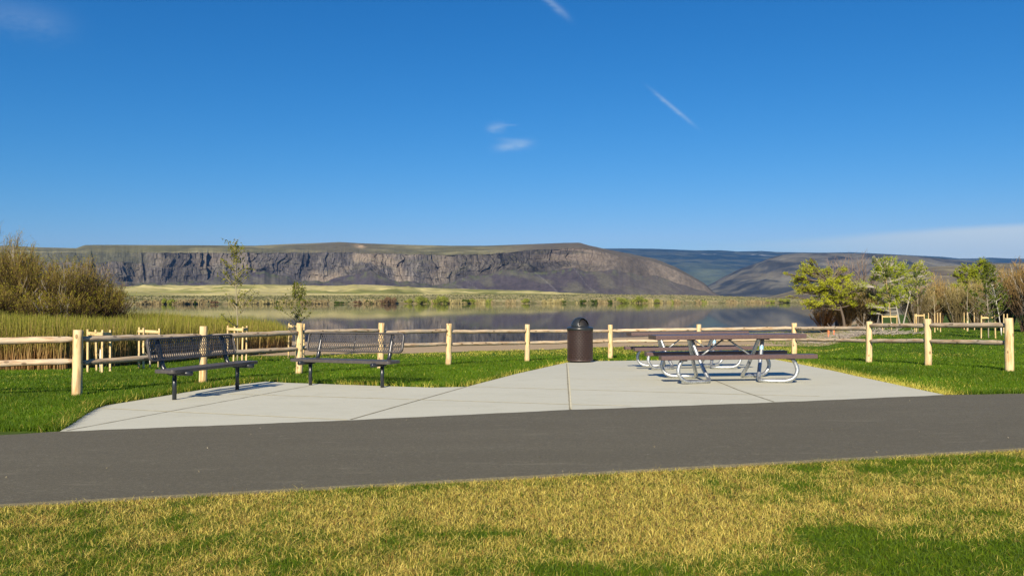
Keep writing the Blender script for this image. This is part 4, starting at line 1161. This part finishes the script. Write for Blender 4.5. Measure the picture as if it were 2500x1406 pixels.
# ------------------------------------------------------------------ far shore, dunes
def ip(px, pts): p_ = np.array(pts, float); return np.interp(px, p_[:, 0], p_[:, 1])
cols = np.arange(-400, 2900, 4.0); nc = len(cols)
shore = 2.6 * F / (ip(cols, [(-400, 744), (300, 743.5), (1000, 741.8), (1300, 741.2), (1900, 739.8), (2900, 739)]) - 733) + (fbm(cols * .02, cols * 0, 4) - .5) * 24
bank_y = ip(cols, [(-400, 722), (300, 722), (600, 722), (1000, 720), (1300, 718), (1500, 718), (1650, 720), (1800, 724), (1930, 729), (2050, 731), (2900, 731)])
t_rows = np.concatenate([np.linspace(-.06, 0, 3), np.linspace(.01, 1, 60)]); nr = len(t_rows)
PXc = np.repeat(cols[:, None], nr, 1); Tm = np.repeat(t_rows[None], nc, 0)
D = shore[:, None] + Tm * 240
ztop = zat(bank_y, shore + 200)[:, None]
prof = np.where(Tm < 0, Tm * 20, .18 * sstep(0, .03, Tm) + .82 * Tm ** .8 * 1.0)
Xw = (PXc - 1250) / F * D
nz = fbm(Xw * .05, D * .06, 4) - .5
Z = WATER + np.where(Tm < 0, Tm * 30, (ztop - WATER) * np.clip(prof, 0, 1)) + nz * 1.6 * sstep(0.0, .2, Tm)
a_ = fbm(Xw * .35, D * .12, 3); b_ = fbm(Xw * .02 + 5, D * .03, 3)
col = colmix((.36, .30, .145), (.19, .19, .075), sstep(.46, .64, a_))
col = col * (.8 + .4 * b_[..., None]); edge_c = (1 - sstep(.0, .05, Tm)) * sstep(-.02, .01, Tm)
col = col * (1 - edge_c[..., None] * .5)
I = (np.arange(nc - 1)[:, None] * nr + np.arange(nr - 1)[None]); Q = np.stack([I, I + nr, I + nr + 1, I + 1], -1).reshape(-1, 4)
tag(mesh_obj("far_shore", np.stack([Xw, D, Z], -1).reshape(-1, 3), Q, M_bank, col=col.reshape(-1, 3)), kind="structure")
BANK = (cols, shore, bank_y)
def bank_z(px, dist):
    sh = np.interp(px, cols, shore); by_ = np.interp(px, cols, bank_y); t_ = np.clip((dist - sh) / 240, 0, 1)
    return WATER + (zat(by_, sh + 200) - WATER) * (.18 * sstep(0, .03, t_) + .82 * t_ ** .8)
# sagebrush scattered on the bank
N = 15000; px = rng.uniform(-100, 2300, N); t_ = rng.random(N) ** 1.2; dist = np.interp(px, cols, shore) + 3 + 225 * t_
x = (px - 1250) / F * dist; keep = fbm(x * .03, dist * .05, 3) > .42; px, x, dist = px[keep], x[keep], dist[keep]; N = len(x)
z = bank_z(px, dist); ge = Geo()
s_ = rng.uniform(.35, 1.15, N)
sc_ = colmix((.07, .08, .035), (.26, .245, .115), rng.random(N))
for k in range(3):
    a2 = rng.uniform(0, math.pi, N); side = np.stack([np.cos(a2), np.sin(a2), np.zeros(N)], 1)
    P = np.stack([np.stack([x, dist, z - .1], 1), np.stack([x, dist, z + s_ * .5], 1), np.stack([x, dist, z + s_ * .9], 1)], 1)
    ge.strips(P, np.array([.7, 1.1, .4])[None] * s_[:, None] * 1.2, side, np.repeat(sc_[:, None], 3, 1))
N = 5200; px = rng.uniform(-100, 2000, N); dist = np.interp(px, cols, shore) + .5 + 9 * rng.random(N) ** 2; x = (px - 1250) / F * dist
keep = fbm(x * .09, x * 0 + 2, 3) > .46; px, x, dist = px[keep], x[keep], dist[keep]; N = len(x); z = np.maximum(bank_z(px, dist), WATER)
s_ = rng.uniform(.5, 1.6, N) * (.5 + fbm(x * .05, x * 0, 3)); pick = fbm(x * .04 + 9, x * 0, 2)[:, None]
sc_ = np.where(pick < .45, colmix((.18, .14, .07), (.36, .29, .14), rng.random(N)), np.where(pick < .56, colmix((.10, .13, .02), (.26, .28, .05), rng.random(N)), colmix((.24, .2, .08), (.42, .36, .16), rng.random(N))))
for k in range(3):
    a2 = rng.uniform(0, math.pi, N); side = np.stack([np.cos(a2), np.sin(a2), np.zeros(N)], 1)
    P = np.stack([np.stack([x, dist, z - .1], 1), np.stack([x, dist, z + s_ * .6], 1), np.stack([x + rng.normal(size=N) * .2, dist, z + s_ * 1.2], 1)], 1)
    ge.strips(P, np.array([.8, 1.0, .3])[None] * s_[:, None] * .9, side, np.repeat(sc_[:, None], 3, 1))
tag(ge.build("sagebrush", M_reed), "low grey-green sagebrush covering the far bank of the lake", "sagebrush", kind="stuff")

def ridge(name, cols, Dc, sky_pts, front, back, colfn, mat, rows=(40, 14), rough=.25, base_z=-4, nscale=.004, seed=0, foldf=.012, power=1.2):
    """hill range whose crest at distance Dc follows the given skyline; returns object"""
    cols = np.asarray(cols, float); nc = len(cols); Dc_ = Dc(cols) if callable(Dc) else np.full(nc, float(Dc))
    zc = zat(ip(cols, sky_pts), Dc_)
    tf = np.linspace(0, 1, rows[0]); tb_ = np.linspace(1, 0, rows[1])[1:]
    Tm = np.concatenate([tf, tb_]); side_ = np.concatenate([np.zeros(rows[0]), np.ones(rows[1] - 1)]); nr = len(Tm)
    T2 = np.repeat(Tm[None], nc, 0); Dd = np.where(side_[None] == 0, Dc_[:, None] - front * (1 - T2), Dc_[:, None] + back * (1 - T2))
    Xw = (cols[:, None] - 1250) / F * Dd
    fold = ridged(Xw * nscale + seed, Dd * nscale * .35 + seed, 5) - .5; nn = fbm(Xw * nscale * 4 + seed, Dd * nscale * 4, 4) - .5
    amp = (zc[:, None] - base_z) * rough * T2 * (1 - T2) * 4
    p_ = T2 ** power
    Z = base_z + (zc[:, None] - base_z) * p_ + (fold * .9 + nn * .5) * amp
    Dd = Dd + (fold) * front * .10 * T2 * (1 - T2) * 4 * np.where(side_[None] == 0, 1, 0)
    Xw = (cols[:, None] - 1250) / F * Dd
    Cc = colfn(cols[:, None] + 0 * T2, T2, Xw, Dd, Z, fold)
    I = (np.arange(nc - 1)[:, None] * nr + np.arange(nr - 1)[None]); Q = np.stack([I, I + nr, I + nr + 1, I + 1], -1).reshape(-1, 4)
    o = mesh_obj(name, np.stack([Xw, Dd, Z], -1).reshape(-1, 3), Q, mat, col=np.clip(Cc, 0.004, 1).reshape(-1, 3)); tag(o, kind="structure"); return o
def dune_col(PX, T, X, D_, Z, fo):
    n = fbm(X * .012, D_ * .02, 4); n2 = fbm(X * .004 + 9, D_ * .012, 3)
    c = colmix((.20, .205, .060), (.46, .40, .17), sstep(.40, .66, n * .5 + n2 * .5 + .12 * sstep(.75, 1, T)))
    return c * (.85 + .3 * n[..., None])
ridge("dunes", np.arange(-400, 1620, 4.0), lambda p_: np.full(len(p_), 1350.), [(-400, 702), (290, 701), (350, 698), (500, 697), (600, 695), (690, 696), (800, 699), (870, 695.5), (960, 699), (1100, 705), (1250, 709), (1400, 715), (1500, 719), (1620, 723)],
      480, 500, dune_col, M_hill, rows=(80, 10), rough=.75, base_z=2, nscale=.010, seed=3, power=1.0)
ridge("low_dunes", np.arange(-400, 1560, 4.0), lambda p_: 900 + p_ * .06, [(-400, 712), (290, 712), (480, 716), (560, 711), (600, 710), (700, 715), (900, 718), (1200, 717), (1400, 718), (1560, 722)],
      170, 200, dune_col, M_hill, rows=(40, 8), rough=.45, base_z=1, nscale=.016, seed=8, power=.9)

# ------------------------------------------------------------------ mesa with cliff
cols = np.arange(-420, 1775, 1.6); nc = len(cols)
sky_y = ip(cols, [(-420, 600), (0, 600), (40, 601), (100, 604), (185, 606), (196, 602), (206, 598.5), (230, 598), (300, 598), (500, 599), (620, 600), (700, 596), (760, 594), (830, 591), (880, 594), (1000, 598), (1100, 600), (1190, 600),
                  (1300, 596), (1380, 593), (1415, 592.5), (1440, 600), (1480, 609), (1540, 620), (1600, 632), (1650, 652), (1690, 674), (1720, 692), (1740, 712), (1760, 724), (1775, 730)])
rim_y = ip(cols, [(-420, 617), (150, 617), (600, 617.5), (850, 618), (1000, 621), (1150, 623), (1240, 617), (1330, 608), (1420, 606), (1460, 612), (1500, 622), (1560, 632), (1600, 640), (1650, 660), (1690, 680), (1720, 696), (1740, 715), (1760, 726), (1775, 731)])
foot_y = ip(cols, [(-420, 688), (300, 690), (500, 686), (560, 676), (600, 668), (645, 664), (700, 678), (790, 690), (850, 672), (905, 664), (960, 684), (1050, 696), (1110, 690), (1160, 668), (1240, 660), (1330, 662), (1420, 656), (1500, 660), (1600, 676), (1650, 690), (1690, 702), (1720, 710), (1760, 729), (1775, 733)])
foot_y = foot_y + (fbm(cols * .03, cols * 0 + 4, 4) - .5) * 16 * sstep(1760, 1600, cols)
rim_y = rim_y + (fbm(cols * .05, cols * 0 + 8, 3) - .5) * 3.5 * sstep(1760, 1500, cols)
rim_y = np.maximum(rim_y, sky_y + 1.0); foot_y = np.maximum(foot_y, rim_y + 1)
D0 = 2600 + (fbm(cols * .004, cols * 0 + 2, 3) - .5) * 500
DT = D0 + sstep(400, 300, cols) * 168
z_sky = zat(sky_y, DT + 650); z_rim = zat(rim_y, DT); z_foot = zat(foot_y, D0 - 45); z_base = 0.0
nt, ncl, npl, nbk = 34, 64, 30, 6
rows = []
PXm = cols
cliffness = sstep(1580, 1300, cols)      # right end of the mesa is a plain slope
Xn = (cols - 1250) / F * 2600
colr = []
def rock_n(x, v): return ridged(x * .012, v * 1.1, 5), ridged(x * .05, v * 3.0, 4), ridged(x * .11 + 9, v * 1.6, 3)
for k in range(nt):
    t_ = k / nt; D_ = D0 - 440 + 370 * t_
    fan = ridged(Xn * .006 + 3, Xn * 0 + .2, 3) - .5
    z = z_base + (z_foot - z_base) * t_ ** 1.25 + fan * 16 * math.sin(t_ * math.pi)
    gul = fbm(Xn * .03 + t_ * 1.2, Xn * 0 + t_ * 1.5, 3) - .5
    D_ = D_ - fan * 55 * math.sin(t_ * math.pi) + gul * 14 * math.sin(t_ * math.pi) + (fbm(Xn * .006, Xn * 0 + 3, 3) - .5) * 30 * t_ ** 4
    n = fbm(Xn * .018 + t_ * 2, Xn * 0 + t_ * 3, 4); n2 = fbm(Xn * .09, Xn * 0 + t_ * 14, 3)
    c = colmix((.068, .058, .064), (.100, .092, .072), sstep(.45, .65, n)); c = c * (.8 + .45 * n2[:, None])
    gsh = sstep(.72, .98, t_) * sstep(.45, .7, n2); c = c * (1 - gsh[:, None]) + np.array((.085, .095, .045)) * gsh[:, None]
    sl = sstep(1400, 1600, cols)[:, None]; c = c * (1 - .5 * sl) + np.array((.135, .118, .09)) * .5 * sl
    path_ = np.exp(-((fbm(Xn * .01 + t_ * 1.1, Xn * 0, 2) - .62) / .006) ** 2)[:, None]; c = c + path_ * .10
    rows.append((D_, z)); colr.append(c)
def cellv(x, L, sd):
    i = np.floor(x / L + .8 * vnoise(x / L * .37 + sd, x * 0 + sd)).astype(int); return _perm[i & 255, sd & 255]
left_t = sstep(400, 300, cols)
def face_disp(t_):
    wp = (vnoise(Xn * .012 + 3, Xn * 0 + t_ * 2.2) - .5) * 34 + (vnoise(Xn * .05, Xn * 0 + t_ * 5) - .5) * 9
    tier_s = 0 if t_ < .50 else 40
    d_ = (cellv(Xn + wp, 74, 5) - .5) * 27 + (cellv(Xn + wp * 1.3, 27, 9 + tier_s) - .5) * 14 + (cellv(Xn + wp * .6, 10, 17 + tier_s + int(t_ * 5)) - .5) * 7
    slot = np.maximum(ridged(Xn * .0075 + 1.7 + .10 * t_, Xn * 0 + .3, 2) - .91, 0) * 320
    return (d_ + slot + (fbm(Xn * .006, Xn * 0 + 3, 3) - .5) * 90) * cliffness
for k in range(ncl):
    t_ = k / (ncl - 1)
    step = t_ * .55 + .22 * (t_ > .50) + .12 * (t_ > .80) + .11 * (t_ > .22)
    foot_f = min(1, t_ * 6 + .15)
    D_ = D0 - 45 + 55 * step + face_disp(t_) * foot_f + left_t * np.maximum(t_ - .60, 0) * 420
    z = z_foot + (z_rim - z_foot) * t_
    n = fbm(Xn * .014 + 11, Xn * 0 + t_ * 1.3, 4); n2 = fbm(Xn * .16, Xn * 0 + t_ * 5, 3); n3 = fbm(Xn * .5, Xn * 0 + t_ * 9, 2)
    c = colmix((.070, .064, .064), (.128, .115, .100), sstep(.38, .66, n * .45 + n2 * .55))
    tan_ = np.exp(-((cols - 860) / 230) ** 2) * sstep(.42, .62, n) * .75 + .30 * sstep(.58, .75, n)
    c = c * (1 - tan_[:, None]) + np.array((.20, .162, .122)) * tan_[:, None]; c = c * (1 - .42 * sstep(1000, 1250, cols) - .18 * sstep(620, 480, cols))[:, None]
    crack_shade = np.clip(sstep(.60, .78, n3) * .35 + sstep(.80, .93, ridged(Xn * .06 + .2 * t_, Xn * 0 + t_ * .8 + 7, 3)) * .3, 0, .7)  # shadow of cracks and gullies painted into the cliff colour
    c = c * (1 - crack_shade[:, None])
    vs = vnoise(Xn * .30, Xn * 0 + t_ * 3) * .5 + vnoise(Xn * .9, Xn * 0 + t_ * 7 + 3) * .5; c = c * (.62 + .76 * vs[:, None])
    led = sstep(.5, .8, fbm(Xn * .02, Xn * 0 + t_ * 9 + 20, 3)) * (.5 if .25 < t_ < .85 else .25)
    c = c * (1 - led[:, None] * .4) + np.array((.12, .12, .06)) * led[:, None] * .4
    sl = (1 - cliffness)[:, None]; c = c * (1 - sl) + np.array((.125, .105, .085)) * sl * (.8 + .5 * n2[:, None])
    bandr = (np.exp(-((cols - 1410) / 90) ** 2) * sstep(.45, .55, fbm(Xn * .01, Xn * 0 + t_ * 6, 3)) * (.32 if t_ > .35 else .10))[:, None]; c = c * (1 - bandr) + np.array((.24, .19, .15)) * bandr
    gl = (left_t * sstep(.58, .64, t_))[:, None]; c = c * (1 - gl * .75) + np.array((.10, .10, .055)) * gl * .75 * (.7 + .6 * n2[:, None])
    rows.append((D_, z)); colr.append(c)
for k in range(1, npl + 1):
    t_ = k / npl; D_ = DT + 10 + 640 * t_ + face_disp(1.0) * (1 - t_) ** 6
    bumpn = (fbm(Xn * .004 + 2, Xn * 0 + t_ * 2.2, 4) - .5)
    z = z_rim + (z_sky - z_rim) * t_ ** .85 + bumpn * 14 * math.sin(t_ * math.pi)
    n = fbm(Xn * .006 + 20, Xn * 0 + t_ * 3, 4); n2 = fbm(Xn * .03, Xn * 0 + t_ * 7, 4)
    c = colmix((.125, .118, .058), (.225, .205, .105), sstep(.42, .62, n)) * (.8 + .4 * n2[:, None])
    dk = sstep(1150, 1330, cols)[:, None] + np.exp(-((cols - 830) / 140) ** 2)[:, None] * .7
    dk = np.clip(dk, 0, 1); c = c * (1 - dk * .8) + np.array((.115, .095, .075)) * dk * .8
    sc_ = np.exp(-((cols - 880) / 14) ** 2 - ((t_ - .62) / .2) ** 2)[:, None] * sstep(.4, .6, n2)[:, None]
    c = c * (1 - sc_) + np.array((.5, .36, .22)) * sc_
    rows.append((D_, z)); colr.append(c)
for k in range(1, nbk + 1):
    rows.append((DT + 650 + 120 * k, z_sky - 14 * k ** 1.4 - .004 * 120 * k)); colr.append(c)
Dm = np.stack([r_[0] for r_ in rows], 1); Zm = np.stack([r_[1] for r_ in rows], 1); Cm = np.stack(colr, 1); nr = Dm.shape[1]
Xm = (cols[:, None] - 1250) / F * Dm
I = (np.arange(nc - 1)[:, None] * nr + np.arange(nr - 1)[None]); Q = np.stack([I, I + nr, I + nr + 1, I + 1], -1).reshape(-1, 4)
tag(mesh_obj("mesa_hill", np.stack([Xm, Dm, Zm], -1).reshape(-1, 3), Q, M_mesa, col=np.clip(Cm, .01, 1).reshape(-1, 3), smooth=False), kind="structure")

# ------------------------------------------------------------------ hills to the right
def hillA(PX, T, X, D_, Z, fo):
    n = fbm(X * .0016, D_ * .003, 5); n2 = fbm(X * .009, D_ * .012, 4)
    c = colmix((.040, .042, .044), (.120, .112, .086), sstep(.42, .60, n * .45 + n2 * .55))
    st_ = sstep(.60, .68, fbm(X * .0015 + 4, Z * .03, 3)); c = c * (1 - st_[..., None] * .5) + np.array((.15, .13, .09)) * st_[..., None] * .5
    return c * (.75 + .5 * n2[..., None])
ridge("middle_hills", np.arange(1640, 2900, 3.0), 5200, [(1640, 731), (1690, 715), (1730, 696), (1770, 674), (1810, 655), (1840, 645), (1880, 630), (1910, 622), (1960, 618), (2040, 618), (2140, 620), (2240, 626), (2330, 634), (2420, 641), (2600, 646), (2900, 650)],
      1700, 1500, hillA, M_hill, rows=(120, 12), rough=.55, base_z=-4, nscale=.0016, seed=5, power=1.05)
def hillB(PX, T, X, D_, Z, fo):
    n = fbm(X * .004, D_ * .006, 5); n2 = fbm(X * .03, D_ * .03, 4)
    c = colmix((.13, .105, .072), (.21, .18, .095), sstep(.4, .62, n))
    led = sstep(.60, .70, fbm(X * .012 + 7, Z * .16, 4)); c = c * (1 - led[..., None] * .55) + np.array((.11, .095, .08)) * led[..., None] * .55
    pt = sstep(.68, .76, n2); c = c * (1 - pt[..., None] * .5) + np.array((.34, .30, .2)) * pt[..., None] * .5
    return c * (.8 + .4 * n2[..., None])
ridge("brown_hills", np.arange(1840, 2900, 3.0), 2500, [(1840, 731), (1880, 724), (1920, 714), (1960, 701), (2000, 694), (2060, 684), (2110, 674), (2180, 660), (2260, 652), (2350, 648), (2430, 644), (2500, 642), (2700, 636), (2900, 632)],
      900, 900, hillB, M_hill, rows=(80, 12), rough=.20, base_z=-4, nscale=.0035, seed=12, power=1.0)
def hillF(PX, T, X, D_, Z, fo):
    vly = np.exp(-((PX - 1700) / 90) ** 2) * sstep(.75, .35, T)
    n = fbm(X * .0007, D_ * .0012, 5); n2 = fbm(X * .004, D_ * .006, 4)
    c = colmix((.014, .024, .024), (.07, .075, .045), sstep(.42, .62, n * .5 + n2 * .5))
    c = c * (1 - vly[..., None] * .6) + np.array((.13, .15, .07)) * vly[..., None] * .6 * (.4 + 1.2 * n2[..., None])
    sn = sstep(.60, .68, n2) * sstep(.86, .93, T) * sstep(1560, 1640, PX) * sstep(1960, 1900, PX) * .8 * sstep(.62, .7, fbm(X * .003, D_ * .01, 3)); c = c * (1 - sn[..., None]) + np.array((.8, .8, .8)) * sn[..., None]
    tr_ = sstep(.94, .975, T) * sstep(.4, .55, fbm(X * .006, D_ * .001, 3)); c = c * (1 - tr_[..., None] * .8) + np.array((.012, .022, .016)) * tr_[..., None] * .8
    return c
ridge("distant_hills", np.arange(1380, 2900, 3.0), 11500, [(1380, 609), (1470, 607), (1520, 606.5), (1600, 607.5), (1700, 611.5), (1760, 611), (1800, 614), (1860, 613), (1900, 615.5), (2000, 617), (2080, 616), (2180, 621), (2300, 627), (2340, 631), (2380, 631), (2420, 629), (2460, 631), (2700, 634), (2900, 634)],
      4500, 2500, hillF, M_hill, rows=(90, 10), rough=.22, base_z=-4, nscale=.0007, seed=22, power=1.15)

# ------------------------------------------------------------------ bushes along the far shore
FB = [(415, 737, 46, 15, 1, "wide pale green bush on the far shore behind the reeds"), (474, 738, 20, 9, 0, "small dark bush right of the wide pale bush on the far shore"), (520, 738, 24, 9, 2, "brownish bush on the far shore left of the tall sapling"),
      (679, 739, 12, 8, 0, "small round dark green bush on the far shore left of the bushy sapling"), (745, 740, 20, 7, 2, "reddish low bush on the far shore right of the bushy sapling"), (826, 740, 34, 8, 0, "flat dark green bush on the waterline below the mesa's middle"),
      (872, 740, 20, 9, 2, "brown bush between two dark green bushes on the far shore"), (901, 740, 13, 10, 0, "compact dark green bush left of the large brown bush"), (947, 739, 44, 19, 2, "large reddish-brown bare bush on the far shore"),
      (994, 739, 26, 14, 1, "pale green bush right of the large brown bush"), (1031, 739, 38, 22, 1, "tall yellow-green bush with twin tops on the far shore"), (1062, 740, 18, 13, 1, "small yellow-green bush between the two tallest bushes"),
      (1081, 739, 28, 24, 1, "tallest yellow-green bush on the far shore"), (1138, 740, 20, 12, 0, "dark green bush touching a pale one, right of the tallest bushes"), (1154, 740, 18, 15, 1, "pale green bush touching the dark one at its left"),
      (1283, 740, 20, 14, 1, "lone pale bush on the far shore right of centre"), (1377, 740, 14, 10, 0, "small dark bush on the far shore above the litter bin's left"), (1424, 740, 18, 10, 0, "dark green bush on the far shore above the litter bin's dome"),
      (1449, 740, 17, 11, 0, "dark green bush on the far shore right of the litter bin"), (1488, 740, 12, 9, 0, "small dark bush on the far shore above the fence post"), (1520, 739, 26, 16, 1, "pale spreading bush left of the bright green bush"),
      (1562, 739, 42, 19, 1, "wide bright yellow-green bush on the far shore"), (1603, 739, 16, 13, 1, "small bright bush right of the wide bright one"), (1880, 738, 30, 9, 1, "low green bush on the far shore near the right trees"), (1915, 738, 36, 12, 1, "pale green bush on the far shore just left of the leafy tree")]
for px, pb, wd, hg, kind, lab in FB:
    Yd = float(np.interp(px, BANK[0], BANK[1])) + 2; x = (px - 1250) / F * Yd; zb = WATER
    Hm = hg / F * Yd * .92; Wm = wd / F * Yd
    c1, c2 = (((.07, .11, .012), (.17, .22, .03)), ((.24, .28, .04), (.46, .48, .09)), ((.20, .13, .07), (.36, .25, .13)))[kind]
    root = empty("shore_bush", (x, Yd, zb)); tag(root, lab, "bush", "bushes along the far shore")
    N = int(500 + 40 * wd); nb = 9; cx = rng.uniform(-.36, .36, nb) * Wm; cz = rng.uniform(.25, .68, nb) * Hm; cr = rng.uniform(.18, .34, nb) * min(Wm, Hm * 1.4)
    j = rng.integers(0, nb, N); dd = rng.normal(size=(N, 3)); dd /= np.linalg.norm(dd, axis=1, keepdims=True); rr_ = rng.random((N, 1)) ** .4
    P = np.stack([cx[j], rng.uniform(-.3, .3, nb)[j] * Wm, cz[j]], 1) + dd * rr_ * cr[j][:, None]; P[:, 2] = np.maximum(P[:, 2], .1)
    tone = rng.random(nb)[j] * .5 + rng.random(N) * .5
    ge = Geo(); ge.leaves(P, rng.uniform(.35, .9, N), colmix(c1, c2, tone), asp=.8); ge.build("foliage", M_leaf, root)
    ge = Geo(); st0 = np.stack([rng.normal(size=12) * .1 * Wm, rng.normal(size=12) * .1 * Wm, np.zeros(12) - .1], 1); en0 = P[rng.integers(0, N, 12)]
    ge.tubes(np.stack([st0, (st0 + en0) / 2, en0], 1), np.array([.09, .06, .03])[None] * np.ones((12, 1)), M=4, C=np.array((.09, .07, .05)), cap=False); ge.build("stems", M_twig, root)

# ------------------------------------------------------------------ haze
HZ = 1
if HZ:
    m = bpy.data.materials.new("haze_air"); m.use_nodes = True; nt_ = m.node_tree; nt_.nodes.clear()
    o_ = nt_.nodes.new('ShaderNodeOutputMaterial'); v_ = nt_.nodes.new('ShaderNodeVolumePrincipled')
    v_.inputs['Color'].default_value = (.16, .45, 1.0, 1); v_.inputs['Density'].default_value = 3.8e-5; v_.inputs['Anisotropy'].default_value = 0.1
    nt_.links.new(v_.outputs[0], o_.inputs['Volume'])
    ge = Geo(); ge.box((0, 0, 0), (1, 1, 1)); hz = ge.build("haze", m, smooth=False)
    hz.scale = (31000, 31000, 960); hz.location = (0, 0, 470); tag(hz, "thin blue air haze between the lake and the far hills", "haze", kind="stuff")
